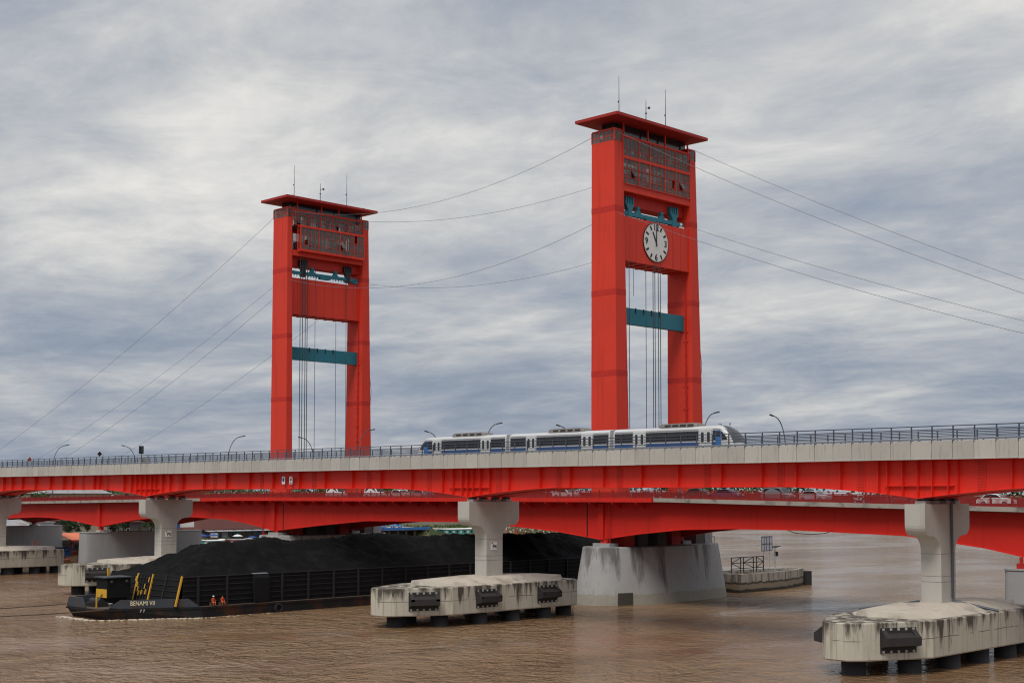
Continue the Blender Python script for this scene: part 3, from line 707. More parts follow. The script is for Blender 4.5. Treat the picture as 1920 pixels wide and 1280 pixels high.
# red railings, one panel per bay
pn = MB(); BAY = 2.6
pn.box(-.07, .07, -.07, .07, 0, 1.15)
for zz in (1.05, .82, .22): pn.box(-BAY / 2 + .07 + BAY / 2, BAY - .07, -.03, .03, zz - .03, zz + .035)
for k in range(1, 19): pn.box(k * BAY / 19 - .034, k * BAY / 19 + .034, -.02, .02, .19, .82)
pnm = pn.mesh('railing_panel', 'rail_red')
for yy, nm in ((153.2, 'railing'), (174.3, 'far_railing')):
    rr = strip(yy - .08, yy + .08, lambda x: dz(x) - .005, lambda x: dz(x) + .10, nm, 'rail_red')
    k = 0; x = AX0 + 40
    while x < AX1 - 20 and k < 140:
        inst('railing_panel', pnm, (x, yy, dz(x) + .02), rr); x += BAY; k += 1
for yy in (157.6, 163.75, 170.0):
    strip(yy - .12, yy + .12, lambda x: dz(x) - .11, lambda x: dz(x) + (.25 if yy < 160 else .75), 'kerb', 'rail_red')

# ------------------------------------------------------------------ lift towers
def lerp(a, b, t): return a + (b - a) * t
def tower(cx, clock, label):
    t = thing('lift_tower', (cx, RC, dz(cx)), label, 'tower', 'twin red bridge towers')
    zb, ztop = 14.9, 69.75
    IYF, IYR, OBR = ((7.1, 7.85), (8.2, 8.35), 10.95) if clock else ((8.55, 8.7), (7.9, 8.4), 10.5)
    def oy(z, s=1): return lerp(OBR if s > 0 else 9.95, 9.75, (z - zb) / (ztop - zb))
    def iy(z, s=1): return lerp(*(IYR if s > 0 else IYF), (z - zb) / (ztop - zb))
    def hx(z): return lerp(2.7, 2.2, (z - zb) / (ztop - zb))
    def hn(z): return lerp(2.35, 2.2, (z - zb) / (ztop - zb))
    for s in (-1, 1):
        q = MB(); rings = []
        for z in (zb, 67.9):
            a, b_, h, hl = iy(z, s), oy(z, s), hx(z), hn(z)
            rings.append([(cx - hl, RC + s * a, z), (cx + h, RC + s * a, z), (cx + h, RC + s * b_, z), (cx - hl, RC + s * b_, z)])
        q.loft(rings); leg = q.build('leg', 'tower_red', t)
        for z in (33.6, 45.5, 57.85):
            a, b_, h = iy(z, s) - .012, oy(z, s) + .02, hx(z) + .02
            MB().box(cx - hn(z) - .02, cx + h, RC + min(s * a, s * b_), RC + max(s * a, s * b_), z - .42, z + .42).build('splice_band', 'band_red', leg)
        if True:   # narrow recessed flange line on the portal face of each leg
            q = MB(); pts_ = [(cx + hx(z) - 1.0 + .0, RC + s * (iy(z, s) - .035), z) for z in (20, 50)]
            q.bar(pts_[0], pts_[1], .30, .06, up=(1, 0, 0)); q.build('guide_rail', 'band_red', leg)
        # glazed cap of the leg
        q = MB(); h = 2.17
        yo_, yi_ = RC + s * 9.72, RC + s * 8.0
        q.box(cx - h, cx + h, min(yo_, yi_), max(yo_, yi_), 69.55, 69.75)
        for xx in (-h, h):
            for yy in (yo_, yi_): q.box(cx + xx - .09, cx + xx + .09, yy - .09, yy + .09, 67.9, 69.56)
        for k in range(1, 6): q.box(cx - h + k * 2 * h / 6 - .04, cx - h + k * 2 * h / 6 + .04, yo_ - .04, yo_ + .04, 67.9, 69.56)
        for xx in (-h, h): q.box(cx + xx - .04, cx + xx + .04, (yo_ + yi_) / 2 - .05, (yo_ + yi_) / 2 + .05, 67.9, 69.56)
        q.box(cx - h, cx + h, yo_ - .03, yo_ + .03, 68.62, 68.70)
        cg = q.build('corner_frame', 'tower_red', t)
        pmx = MB().box(-.33, .33, -.012, .012, -.78, .78).mesh('pane', 'pane_glass')
        for k in range(6): inst('pane', pmx, (cx - h + (k + .5) * 2 * h / 6, yo_, 68.72), cg)
        pmy = MB().box(-.012, .012, -.38, .38, -.78, .78).mesh('pane', 'pane_glass')
        for xx in (-h, h):
            for k in (-.43, .43): inst('pane', pmy, (cx + xx, (yo_ + yi_) / 2 + k, 68.72), cg)
    yL, yR = RC - IYF[1], RC + IYR[1]
    # machine house: floor beam, glazing, inner core
    q = MB(); q.box(cx - 2.15, cx + 2.15, yL - .05, yR + .05, 60.7, 61.75); q.build('floor_beam', 'tower_red', t)
    q = MB(); q.box(cx - 1.3, cx + .9, yL + .1, yR - .1, 58.95, 60.72)
    q.build('machine_pit', 'band_red', t)
    bx_ = cx + 2.2
    cols_n = [4, 3, 4, 3, 4] if clock else [4, 3, 3, 4, 4]
    tot = sum(cols_n); cw = (yR - yL - .5) / tot
    if clock:
        rowz = [(61.85, 62.75), (62.82, 64.05), (64.12, 65.5), (65.95, 66.85), (66.92, 68.6)]; zlo, zhi = 61.75, 68.85
    else:
        rowz = [(66.75, 67.5), (67.56, 68.45), (68.5, 69.2)]; zlo, zhi = 66.55, 69.4
    def glaze(xp, rows_, yl, yr, cn, sgn, zl, zh, parent_name):
        fr = MB(); th = .07
        tot_ = sum(cn); cw_ = (yr - yl) / tot_
        edges = [yl]; y = yl
        for n_ in cn: y += n_ * cw_; edges.append(y)
        for e in edges: fr.box(xp - .16, xp + .12, e - .07, e + .07, zl, zh)
        fr.box(xp - .15, xp + .11, yl, yr, zl - .02, zl + .08); fr.box(xp - .15, xp + .11, yl, yr, zh - .12, zh + .02)
        if clock: fr.box(xp - .15, xp + .13, yl, yr, 65.5, 65.95)
        for (a, b_) in rows_: fr.box(xp - .05, xp + .07, yl, yr, b_ + .01, b_ + .06)
        y = yl; pan = []
        for n_ in cn:
            for k in range(n_):
                if k: fr.box(xp - .05, xp + .06, y - .02, y + .02, zl, zh)
                for ri, (a, b_) in enumerate(rows_): pan.append((y + cw_ / 2, (a + b_) / 2, cw_ - .06, b_ - a))
                y += cw_
        # short extra transoms scattered over the panes
        for (yc_, zc_, w_, h_) in pan:
            if random.random() < .22: fr.box(xp - .05, xp + .055, yc_ - w_ / 2, yc_ + w_ / 2, zc_ - h_ * .18, zc_ - h_ * .18 + .045)
        fo = fr.build(parent_name, 'tower_red', t)
        return fo, pan
    cache = {}
    def put_panes(fo, pan, xp, skip, tilt):
        for i, (yc_, zc_, w_, h_) in enumerate(pan):
            if random.random() < skip: continue
            key = (round(w_, 2), round(h_, 2))
            if key not in cache: cache[key] = MB().box(-.012, .012, -w_ / 2, w_ / 2, -h_, 0).mesh('pane', 'pane_glass')
            ang = R(-32) if random.random() < tilt else 0
            inst('pane', cache[key], (xp + .01, yc_, zc_ + h_ / 2), fo, (0, ang, 0))
    fo, pan = glaze(bx_, rowz, yL + .05, yR - .05, cols_n, 1, zlo, zhi, 'window_frame')
    put_panes(fo, pan, bx_, .012, .04)
    fo, pan = glaze(cx - 2.2, rowz, yL + .05, yR - .05, cols_n, 1, zlo, zhi, 'rear_window_frame')
    put_panes(fo, pan, cx - 2.2, .10, .03)
    if not clock:     # projecting glazed box below the upper window strip
        for s in (1, -1):
            xo = cx + s * 3.0; xi = cx + s * 2.15
            q = MB(); q.box(min(xi, xo + s * .1), max(xi, xo + s * .1), RC - 7.4, RC + 8.2, 61.55, 61.9); q.box(min(xi, xo + s * .1), max(xi, xo + s * .1), RC - 7.4, RC + 8.2, 66.2, 66.5)
            for yy in (RC - 7.35, RC + 8.15):
                for xx in (xi + s * .1, xo): q.box(xx - .1, xx + .1, yy - .09, yy + .09, 61.9, 66.2)
            q.build('bay_box', 'tower_red', t)
            fo, pan = glaze(xo, [(61.95, 62.85), (62.92, 64.5), (64.57, 66.15)], RC - 7.25, RC + 8.05, [5, 6, 4, 3], 1, 61.9, 66.2, 'window_frame' if s > 0 else 'rear_window_frame')
            put_panes(fo, pan, xo, .03, .02)
        q = MB(); q.box(cx - 2.1, cx + 2.1, yL, yR, 61.6, 61.8); q.build('floor_plate', 'band_red', t)
    # machinery inside
    q = MB()
    for yy in (-5.2, -1.5, 2.2, 5.6):
        q.box(cx - 1.2, cx + 1.2, RC + yy - .7, RC + yy + .5, 61.8, 63.2 + .8 * random.random())
    for yy in (-3.4, 4.0): q.tube([(cx - .3, RC + yy, 63.2), (cx + .3, RC + yy, 63.2)], 1.35, 18)
    q.box(cx - 2.0, cx + 2.0, RC - 7.8, RC + 7.8, 66.35, 66.5)
    for k in range(7): q.box(cx - 1.8, cx - 1.5, RC - 7 + 2.3 * k, RC - 6.2 + 2.3 * k, 66.5, 69.4); 
    q.build('machinery', 'plaster_shade_dark', t)
    # clerestory, posts and roof slab
    q = MB(); q.box(cx - 1.15, cx + 1.15, RC - 8.6, RC + 8.6, 69.0, 70.98); q.build('clerestory', 'glass_dark', t)
    q = MB(); q.box(cx - 2.2, cx + 2.2, RC - 8.0, RC + 8.0, 68.9 if clock else 69.35, 69.05 if clock else 69.55); q.build('parapet_beam', 'tower_red', t)
    for yy in (-7.3, -1.6, 2.6, 8.2):
        for xx in (-1.9, 1.9): MB().box(cx + xx - .1, cx + xx + .1, RC + yy - .1, RC + yy + .1, 69.0, 70.97).build('roof_post', 'tower_red', t)
    q = MB()
    def rr_(hx_, hy_, z): return [(cx - hx_, RC - .4 - hy_, z), (cx + hx_, RC - .4 - hy_, z), (cx + hx_, RC - .4 + hy_, z), (cx - hx_, RC - .4 + hy_, z)]
    q.loft([rr_(2.2, 9.0, 70.9), rr_(4.0, 10.85, 71.02), rr_(4.12, 10.95, 71.08), rr_(4.12, 10.95, 71.5), rr_(3.9, 10.7, 71.58)])
    roof = q.build('roof', 'roof_red', t)
    tops = ((157.7, 78.6, .055), (164.1, 76.2, .07), (168.9, 78.9, .055)) if clock else ((157.1, 78.4, .055), (163.3, 75.9, .07), (169.8, 78.6, .055))
    for yy, zz, rr in tops:
        q = MB(); q.tube([(cx, yy, 71.5), (cx, yy, 71.5 + (zz - 71.5) * .45), (cx, yy, zz)], [rr * 1.3, rr, rr * .55], 6)
        if zz < 77: q.tube([(cx, yy, zz - 1.2), (cx, yy + .7, zz - 1.0)], .05); q.ball((cx, yy + .75, zz - 1.0), .22, 6); q.ball((cx, yy, zz - 2.0), .16, 6)
        else: q.ball((cx, yy - .12, lerp(71.5, zz, .45)), .14, 6)
        q.build('antenna', 'steel_grey', roof)
    for yy in (155.2, 172.3):
        q = MB(); q.cyl((cx + 2.2, yy, 71.5), 71.75, .18, .14, 10); q.ball((cx + 2.2, yy, 71.9), .22, 8); q.build('beacon', 'dark_metal', roof)
    # lower portal beam
    bz0, bz1 = (50.35, 57.0) if clock else (49.75, 56.6)
    fx = cx + (2.0 if clock else 1.55)
    q = MB(); q.box(cx - 2.0, fx, yL - .2, yR + .2, bz0, bz1); pb = q.build('portal_beam', 'tower_red', t)
    for yy in ((-6.2, -4.6, -1.4, 1.2, 4.2, 6.2) if clock else (-6.8, -5.8, -4.4, -.5, 1.5, 4.6, 6.6)):
        MB().box(fx, fx + .018, RC + yy - .05, RC + yy + .05, bz0 + .1, bz1 - .1).build('panel_seam', 'band_red', pb)
    for k in range(7):
        yy = RC - 6.6 + 2.2 * k
        MB().box(cx - 1.9, fx - .1, yy - .08, yy + .08, bz0 - .14, bz0 + .01).build('lower_rib', 'band_red', pb)
    # sheave beam and brackets in the opening
    q = MB(); q.box(cx + 1.0, cx + 1.5, yL + .1, yR - .8, 57.35, 57.95); q.box(cx + .9, cx + 1.6, RC - 1.5, RC + .8, 57.0, 57.5)
    for k in range(22):
        yy = yL + .6 + k * .66; q.box(cx + 1.2, cx + 1.3, yy - .06, yy + .06, 57.0, 57.36)
    for yy in (-3.3, 2.3): q.prism([(RC + yy - .7, 57.95), (RC + yy + .7, 57.95), (RC + yy + .2, 58.6), (RC + yy - .2, 58.6)], 'x', cx + 1.05, cx + 1.45); q.box(cx + 1.0, cx + 1.5, RC + yy - .3, RC + yy + .3, 58.6, 58.95)
    sb = q.build('sheave_beam', 'teal', t)
    for yy in (-5.4, 5.3):
        q = MB(); y0 = RC + yy
        q.box(cx + .9, cx + 1.6, y0 - .45, y0 + .45, 57.0, 58.5); q.prism([(y0 - .5, 58.3), (y0 + .5, 58.3), (y0 + .95, 59.1), (y0 - .95, 59.1)], 'x', cx + .95, cx + 1.55)
        for k in range(4):
            yc_ = y0 - .8 + k * .53
            q.prism([(yc_ - .19, 59.1), (yc_ + .19, 59.1), (yc_ + .15, 59.7), (yc_, 60.25), (yc_ - .15, 59.7)], 'x', cx + 1.0, cx + 1.5)
        q.build('sheave_bracket', 'teal' if clock else 'dark_metal', t)
    q = MB(); q.ball((cx + 1.4, RC + 7.0, 57.7), .28, 8); q.box(cx + 1.1, cx + 1.7, RC + 6.5, RC + 7.5, 57.0, 57.3)
    q.build('floodlight', 'white_paint' if clock else 'teal', t)
    # teal tie beam
    q = MB(); q.box(cx + .1, cx + .9, RC - 8.9, RC + 8.4, 41.2, 43.62)
    tb = q.build('tie_beam', 'teal', t)
    for k in range(4): MB().box(cx + .9, cx + 1.0, RC - 3.6 + 1.9 * k, RC - 3.4 + 1.9 * k, 42.9, 43.72).build('lug', 'dark_metal', tb)
    # lift ropes
    if clock: ropes = ((-6.5, .05, 16, 50.4), (-5.5, .035, 45.2, 50.4), (-2.6, .05, 16, 50.4), (-.9, .06, 16, 50.4), (-.45, .06, 16, 50.4), (.35, .06, 16, 50.4), (.85, .06, 16, 50.4))
    else: ropes = ((-6.5, .075, 16, 60.6), (-5.95, .075, 16, 60.6), (-5.3, .075, 16, 60.6), (-4.85, .075, 16, 60.6), (-3.0, .05, 16, 60.6), (2.0, .045, 16, 50), (4.5, .05, 16, 58.8))
    rx = cx + 1.7 if not clock else cx + 1.9
    for yy, r, z0, z1 in ropes: MB().tube([(rx + .3, RC + yy, z0), (rx + .3, RC + yy, z1)], r, 5).build('lift_rope', 'rope', t)
    # ladder or conduit chain on the inner face of the far leg
    q = MB()
    for k in range(46):
        z = 17 + k * .72; y = RC + iy(z) - .08; x = cx + 1.25 + .10 * (k % 2)
        q.box(x - .09, x + .09, y - .06, y + .03, z, z + .6)
    for z in (26, 29, 32.5, 39.5, 41): q.box(cx + .8, cx + 1.8, RC + iy(z) - .1, RC + iy(z), z, z + .18)
    q.build('conduit', 'band_red', t)
    q = MB(); q.tube([(cx + 2.35, RC + oy(20) + .06, 20), (cx + 2.3, RC + oy(33) + .06, 33), (cx + 2.4, RC + oy(36) + .35, 36), (cx + 2.3, RC + oy(39) + .08, 39), (cx + 2.25, RC + oy(55) + .05, 55)], .04, 5); q.build('down_conductor', 'rope', t)
    if clock:
        ccy, ccz, cr_ = RC - .05, 53.88, 3.0
        circ = lambda r, n=48: [(ccy + r * math.sin(2 * math.pi * k / n), ccz + r * math.cos(2 * math.pi * k / n)) for k in range(n)]
        cl = MB().prism(circ(cr_), 'x', fx, fx + .14).build('clock_rim', 'black_paint', t)
        MB().prism(circ(cr_ - .1), 'x', fx + .02, fx + .16).build('clock_face', 'clock_white', cl)
        q = MB()
        for k in range(60):
            a = 2 * math.pi * k / 60; q.box(fx + .16, fx + .175, ccy + (cr_ - .17) * math.sin(a) - .035, ccy + (cr_ - .17) * math.sin(a) + .035, ccz + (cr_ - .17) * math.cos(a) - .035, ccz + (cr_ - .17) * math.cos(a) + .035)
        q.build('minute_dots', 'black_paint', cl)
        def bar_(a, r0, r1, w, x0, nm):
            dy, dz_ = math.sin(R(a)), math.cos(R(a)); q = MB()
            q.prism([(ccy + dy * r0 + dz_ * w / 2, ccz + dz_ * r0 - dy * w / 2), (ccy + dy * r1 + dz_ * w / 2, ccz + dz_ * r1 - dy * w / 2), (ccy + dy * r1 - dz_ * w / 2, ccz + dz_ * r1 + dy * w / 2), (ccy + dy * r0 - dz_ * w / 2, ccz + dz_ * r0 + dy * w / 2)], 'x', x0, x0 + .03)
            q.build(nm, 'black_paint', cl)
        for k in range(12):
            if k % 3: bar_(k * 30, 2.05, 2.72, .3, fx + .16, 'hour_mark')
        for k, s_ in ((0, '12'), (3, '3'), (6, '6'), (9, '9')):
            a = R(k * 30); rr = 2.28
            inst('numeral', text_mesh(s_, 1.35, 'black_paint', .015, .03), (fx + .175, ccy + rr * math.sin(a), ccz + rr * math.cos(a)), cl, FACE_PX)
        bar_(-30 + 3, -.45, 1.75, .24, fx + .2, 'hour_hand'); bar_(2, -.6, 2.65, .17, fx + .24, 'minute_hand')
    return t
tower(-132.95, True, 'nearer red tower with the white clock face, at right')
tower(-213.15, False, 'farther red tower without a clock, at left')

# ------------------------------------------------------------------ bridge piers of the road bridge
def oblong(cx, cy, hw, hl, z, e=2.6, n=48):
    out = []
    for k in range(n):
        a = 2 * math.pi * k / n; c, s = math.cos(a), math.sin(a)
        out.append((cx + hw * math.copysign(abs(c) ** (2 / e), c), cy + hl * math.copysign(abs(s) ** (2 / e), s), z))
    return out
for cx, lab in ((-133.6, 'large tapered oval concrete pier with black runs under the clock tower'), (-214.6, 'large tapered oval concrete pier under the left tower, hidden by coal')):
    t = thing('main_pier', (cx, 166.2, 0), lab, 'bridge pier', 'oval piers under the towers')
    q = MB(); q.loft([oblong(cx, 166.0, 6.25, 16.1, -2, n=96), oblong(cx, 166.0, 6.0, 15.7, 0, n=96), oblong(cx, 166.0, 5.75, 15.4, 1.75, n=96), oblong(cx, 166.0, 4.85, 14.3, 8.15, n=96), oblong(cx, 166.0, 4.7, 14.15, 8.25, n=96)])
    for i_, f_ in enumerate(q.f):        # shade of a notch painted dark on the uncut foot of the pier
        if len(f_) == 4:
            c3 = [sum(q.v[k][ax] for k in f_) / 4 for ax in range(3)]
            if c3[2] < 1.5 and c3[0] > cx + 4.0 and 151.9 < c3[1] < 155.2: q.m[i_] = 1
    smooth_angle(q.build('pier_body', ['main_pier_concrete', 'notch_shade'], t), 40)
    for yy, hgt in ((155.0, .3), (172.5, .3)):
        q = MB(); q.box(cx - 1.6, cx + 1.6, yy - 1.0, yy + 1.0, 8.25, 8.75); q.build('bearing_block', 'wall_concrete', t)
        q = MB(); q.box(cx - .6, cx + .6, yy - .45, yy + .45, 8.75, sof(cx) - .07); q.build('bearing', 'road_red', t)
    for yy, mt in ((158.4, 'band_red'), (161.6, 'plaster_shade_dark'), (166.0, 'plaster_shade_dark'), (169.5, 'band_red'), (175.6, 'plaster_shade_dark'), (177.6, 'wall_concrete')):  # some columns darkened: shade under the deck put into their colour
        q = MB(); q.box(cx - 1.8, cx + 1.8, yy - 1.1, yy + 1.1, 8.25, 12.5 if yy < 174 else 11.4); q.build('support_column', mt, t)
    q = MB()
    for yy in (178.4, 179.6): q.tube([(cx + 1.5, yy, 8.2), (cx + 1.5, yy, 9.3)], .05)
    q.tube([(cx + 1.5, 178.4, 9.25), (cx + 1.5, 179.6, 9.25)], .05); q.build('handrail', 'rail_red', t)
for cx, lab in ((-347.0, 'grey slab pier standing in shade at the far left bank'), (-280.2, 'grey slab pier between the two left hammerhead piers'), (-69.0, 'grey slab pier cut off by the right edge')):
    t = thing('slab_pier', (cx, 165.2, 0), lab, 'bridge pier', 'slab piers of the road bridge')
    q = MB(); q.loft([oblong(cx, 165.2, 2.6, 15.0, -2, 5), oblong(cx, 165.2, 2.5, 14.8, 7.4, 5), oblong(cx, 165.2, 2.6, 14.9, 7.42, 5), oblong(cx, 165.2, 2.6, 14.9, 7.6, 5)])
    smooth_angle(q.build('pier_body', 'wall_concrete', t), 30)
    for yy in (155.0, 172.5):
        q = MB(); q.box(cx - .9, cx + .9, yy - .8, yy + .8, 7.6, 7.95); q.build('bearing_block', 'pier_concrete', t)
        q = MB(); q.box(cx - .45, cx + .45, yy - .35, yy + .35, 7.95, sof(cx) - .06); q.build('bearing', 'road_red', t)
    if cx > -100:
        q = MB(); q.box(cx - .4, cx + .4, 150.9, 151.7, 7.6, 8.2); q.tube([(cx, 151.3, 8.2), (cx, 151.3, 8.9)], .2, 10); q.build('navigation_light', 'tail_red', t)

# ------------------------------------------------------------------ cables between and beyond the towers
def cable(a, b, sag, label, r=.028):
    a, b = Vector(a), Vector(b); pts_ = []
    for k in range(29):
        u = k / 28; p = a.lerp(b, u); p.z -= 4 * sag * u * (1 - u); pts_.append(p)
    o = MB().tube(pts_, r, 5).build('cable', 'cable'); tag(o, label, 'cable', 'steel cables strung from the towers')
T1L, T1R, T2L, T2R = -135.2, -130.7, -215.3, -211.0
cable((T1L, 154.5, 69.2), (T2R, 154.5, 69.0), 4.6, 'upper near cable sagging between the two tower tops')
cable((T1L, 173.2, 69.3), (T2R, 173.2, 69.6), 3.2, 'upper far cable sagging between the two tower tops')
cable((T1L, 154.4, 56.1), (T2R, 154.4, 56.0), 4.8, 'lower near cable sagging between the towers at clock height')
cable((T1L, 173.4, 57.0), (T2R, 173.4, 57.2), 3.6, 'lower far cable sagging between the towers at clock height')
cable((T1R, 154.5, 69.2), (-8, 154.5, 15.8), 3.6, 'upper near cable running down to the right from the clock tower')
cable((T1R, 173.2, 69.7), (-8, 173.2, 16.2), 3.2, 'topmost cable running down to the right behind the clock tower')
cable((T1R, 154.4, 57.2), (8, 154.4, 15.2), 4.4, 'lowest cable running down to the right, crossing the clock panel')
cable((T1R, 173.4, 57.3), (8, 173.4, 16.0), 3.6, 'lower far cable running down to the right from clock height')
cable((T2L, 154.5, 68.6), (-372, 154.5, 14.6), 3.2, 'upper near cable running down to the left from the left tower')
cable((T2L, 173.2, 70.6), (-386, 173.2, 15.0), 3.8, 'upper far cable running down to the left from the left tower')
cable((T2L, 154.4, 53.0), (-336, 154.4, 14.0), 3.0, 'lower near cable running down to the left from the left tower')
cable((T2L, 173.4, 56.0), (-350, 173.4, 14.0), 3.4, 'lower far cable running down to the left from the left tower')

# ------------------------------------------------------------------ street lamps on the road bridge
def lamp(x, side, label):
    y0 = 154.6 if side < 0 else 172.9
    t = thing('street_lamp', (x, y0, dz(x)), label, 'street lamp', 'curved street lamps on the road bridge')
    d = -side; zt = 27.2
    pts_ = [(x, y0, dz(x))] + [(x, y0, 22.5)]
    for k in range(1, 9):
        a = k / 8; pts_.append((x, y0 + d * 2.9 * a ** 1.7, 22.5 + (zt - 22.5) * (1 - (1 - a) ** 1.8)))
    MB().tube(pts_, [.11, .09] + [.075] * 8, 7).build('pole', 'steel_grey', t)
    e = pts_[-1]
    q = MB(); q.hexa([(x - .16, e[1] - .1, e[2] - .05), (x + .16, e[1] - .1, e[2] - .05), (x + .18, e[1] + d * 1.0, e[2] + .12), (x - .18, e[1] + d * 1.0, e[2] + .12), (x - .1, e[1] - .1, e[2] + .1), (x + .1, e[1] - .1, e[2] + .1), (x + .1, e[1] + d * .95, e[2] + .3), (x - .1, e[1] + d * .95, e[2] + .3)])
    q.build('lamp_head', 'dark_metal', t)
for x, s, lab in ((-115.6, -1, 'street lamp with arm to the right, just right of the clock tower'), (-114.2, 1, 'street lamp with arm to the left, right of the train'),
                  (-158.6, -1, 'street lamp with arm to the right above the train middle'), (-156.3, 1, 'street lamp with arm to the left touching the clock tower left side'),
                  (-190.6, -1, 'street lamp with arm to the right, at the left tower right leg'), (-189.0, 1, 'street lamp with arm to the left above the train tail'),
                  (-230.6, -1, 'street lamp with arm to the right, left of the left tower'), (-227.2, 1, 'street lamp with arm to the left inside the left tower opening'),
                  (-302.0, -1, 'street lamp with arm to the right at the far left'), (-296.6, 1, 'street lamp with arm to the left near the signal box')):
    lamp(x, s, lab)

# ------------------------------------------------------------------ vehicles
def vehicle(kind, paint, loc, rz, label, name='car'):
    t = thing(name, loc, label, {'car': 'car', 'van': 'van', 'pickup': 'pickup'}[kind], 'vehicles on the road bridge', rz, False)
    L, W = {'car': (4.3, 1.7), 'van': (4.5, 1.75), 'pickup': (5.0, 1.75)}[kind]
    low = [(-L / 2, .35), (-L / 2, .78), (-L / 2 + .08, .9)]
    top = {'car': [(-1.65, .98), (-1.2, 1.42), (-.3, 1.50), (.45, 1.44), (1.15, .98)], 'van': [(-2.2, 1.0), (-2.0, 1.72), (-.6, 1.86), (.75, 1.80), (1.5, 1.05)], 'pickup': [(-2.4, .95), (-.55, .98), (-.4, 1.62), (.5, 1.64), (1.2, 1.02)]}[kind]
    front = [(L / 2 - .15, .82), (L / 2, .68), (L / 2, .35)]
    prof = low + top + front
    b = MB(); n = len(prof); rings = []
    for k, w_ in ((-1, .86), (-.93, 1.0), (.93, 1.0), (1, .86)):
        rings.append([(x, k * W / 2 * (1.0 if z < .95 else .86), z if abs(k) < 1 else (z - .04 if z > .6 else z + .03)) for x, z in prof])
    b.loft(rings); body = smooth_angle(b.build('body', paint, t), 38)
    gl = [(x, z) for x, z in top]
    cxm = sum(x for x, _ in gl) / len(gl); czm = 1.2 if kind == 'car' else 1.38
    if kind == 'pickup': gl = gl[1:]; cxm = .2
    sc_ = [(cxm + (x - cxm) * .86, .0 + (1.0 + (z - .98) * .80 + .03 if z > 1.02 else 1.02)) for x, z in gl]
    for s in (-1, 1):
        yy = s * W / 2 * .86
        MB().prism(sc_, 'y', yy - .015, yy + .02 * s if s > 0 else yy + .015).build('side_window', 'glass_dark', t)
        for ex, nm, mt in ((L / 2 - .03, 'headlight', 'light_lens'), (-L / 2 + .03, 'tail_light', 'tail_red')):
            MB().box(ex - .06, ex + .06, s * W * .36 - .2, s * W * .36 + .2, .62, .78).build(nm, mt, t)
        for wx in (-L * .3, L * .31):
            wh = MB().tube([(wx, s * (W / 2 - .16), .32), (wx, s * (W / 2 + .02), .32)], .32, 16).build('wheel', 'rubber', t)
            MB().tube([(wx, s * (W / 2 + .0), .32), (wx, s * (W / 2 + .03), .32)], .19, 12).build('rim', 'tray_grey', wh)
    (xa, za), (xb, zb_) = top[-2], top[-1]
    MB().hexa([(xa + .05, -W * .36, za - .06), (xb - .08, -W * .40, zb_ + .05), (xb - .08, W * .40, zb_ + .05), (xa + .05, W * .36, za - .06), (xa + .09, -W * .36, za - .03), (xb - .02, -W * .40, zb_ + .07), (xb - .02, W * .40, zb_ + .07), (xa + .09, W * .36, za - .03)]).build('windscreen', 'glass_dark', t)
    return t
def rz_road(y): return 0.0
for kind, paint, x, y, lab in (('van', 'car_white', -202.0, 159.0, 'white van on the road bridge, left of the lift span'), ('van', 'car_white', -191.2, 159.2, 'white van with dark windows ahead of the white saloon'),
                               ('car', 'car_white', -184.2, 159.0, 'white saloon car in the middle of the lift span'), ('car', 'car_silver', -178.6, 159.1, 'silver car behind the white saloon on the lift span'),
                               ('car', 'car_black', -120.2, 159.8, 'black car under the viaduct girder right of the clock tower'), ('car', 'car_navy', -114.8, 159.4, 'dark blue saloon car between black car and grey van'),
                               ('van', 'car_grey', -106.4, 159.2, 'grey van with large windows on the right approach'), ('car', 'car_silver', -100.8, 159.3, 'silver saloon car following the grey van on the right approach'),
                               ('car', 'car_white', -76.0, 160.2, 'white car behind the railing near the right pier'), ('car', 'car_red', -88.0, 160.0, 'red car left of the right hammerhead pier'),
                               ('car', 'car_white', -146.0, 160.0, 'white car right of the middle hammerhead pier')):
    vehicle(kind, paint, (x, y, dz(x) - .1), 0.0, lab, kind if kind != 'car' else 'car')

# ------------------------------------------------------------------ people
def skin_body(name, joints, edges, mats_z, parent, levels=2, root=0):
    me = bpy.data.meshes.new(name); me.from_pydata([j[:3] for j in joints], edges, [])
    o = bpy.data.objects.new(name, me); col.objects.link(o)
    sk = o.modifiers.new('skin', 'SKIN'); sk.use_smooth_shade = True
    for i, j in enumerate(joints): me.skin_vertices[0].data[i].radius = (j[3], j[4] if len(j) > 4 else j[3]); me.skin_vertices[0].data[i].use_root = (i == root)
    ss = o.modifiers.new('sub', 'SUBSURF'); ss.levels = levels; ss.render_levels = levels
    dg = bpy.context.evaluated_depsgraph_get(); dg.update()
    m2 = bpy.data.meshes.new_from_object(o.evaluated_get(dg)); m2.materials.clear()
    bpy.data.objects.remove(o)
    names = []
    for f_, mt in mats_z:
        if mt not in names: names.append(mt)
    for mt in names: m2.materials.append(MAT[mt])
    for p in m2.polygons:
        c = p.center; p.use_smooth = True
        for f_, mt in mats_z:
            if f_(c): p.material_index = names.index(mt); break
    ob = bpy.data.objects.new(name, m2); link(ob, parent); return ob
def hand(J, E, wrist, d):      # short chains for thumb and fingers, d = pointing direction
    w_ = len(J) - 1; d = Vector(d).normalized(); p = Vector(J[w_][:3]); side = d.cross(Vector((0, .3, 1))).normalized()
    J.append((*(p + d * .07), .034, .018)); E.append((w_, len(J) - 1)); pk = len(J) - 1
    for k, ln in enumerate((.065, .075, .07, .055)):
        q = p + d * .07 + side * (k - 1.5) * .020
        J.append((*(q + d * ln * .6), .009)); E.append((pk, len(J) - 1)); J.append((*(q + d * ln - Vector((0, 0, .015))), .008)); E.append((len(J) - 2, len(J) - 1))
    J.append((*(p + d * .05 + side * .05), .010)); E.append((w_, len(J) - 1)); J.append((*(p + d * .085 + side * .058), .009)); E.append((len(J) - 2, len(J) - 1))
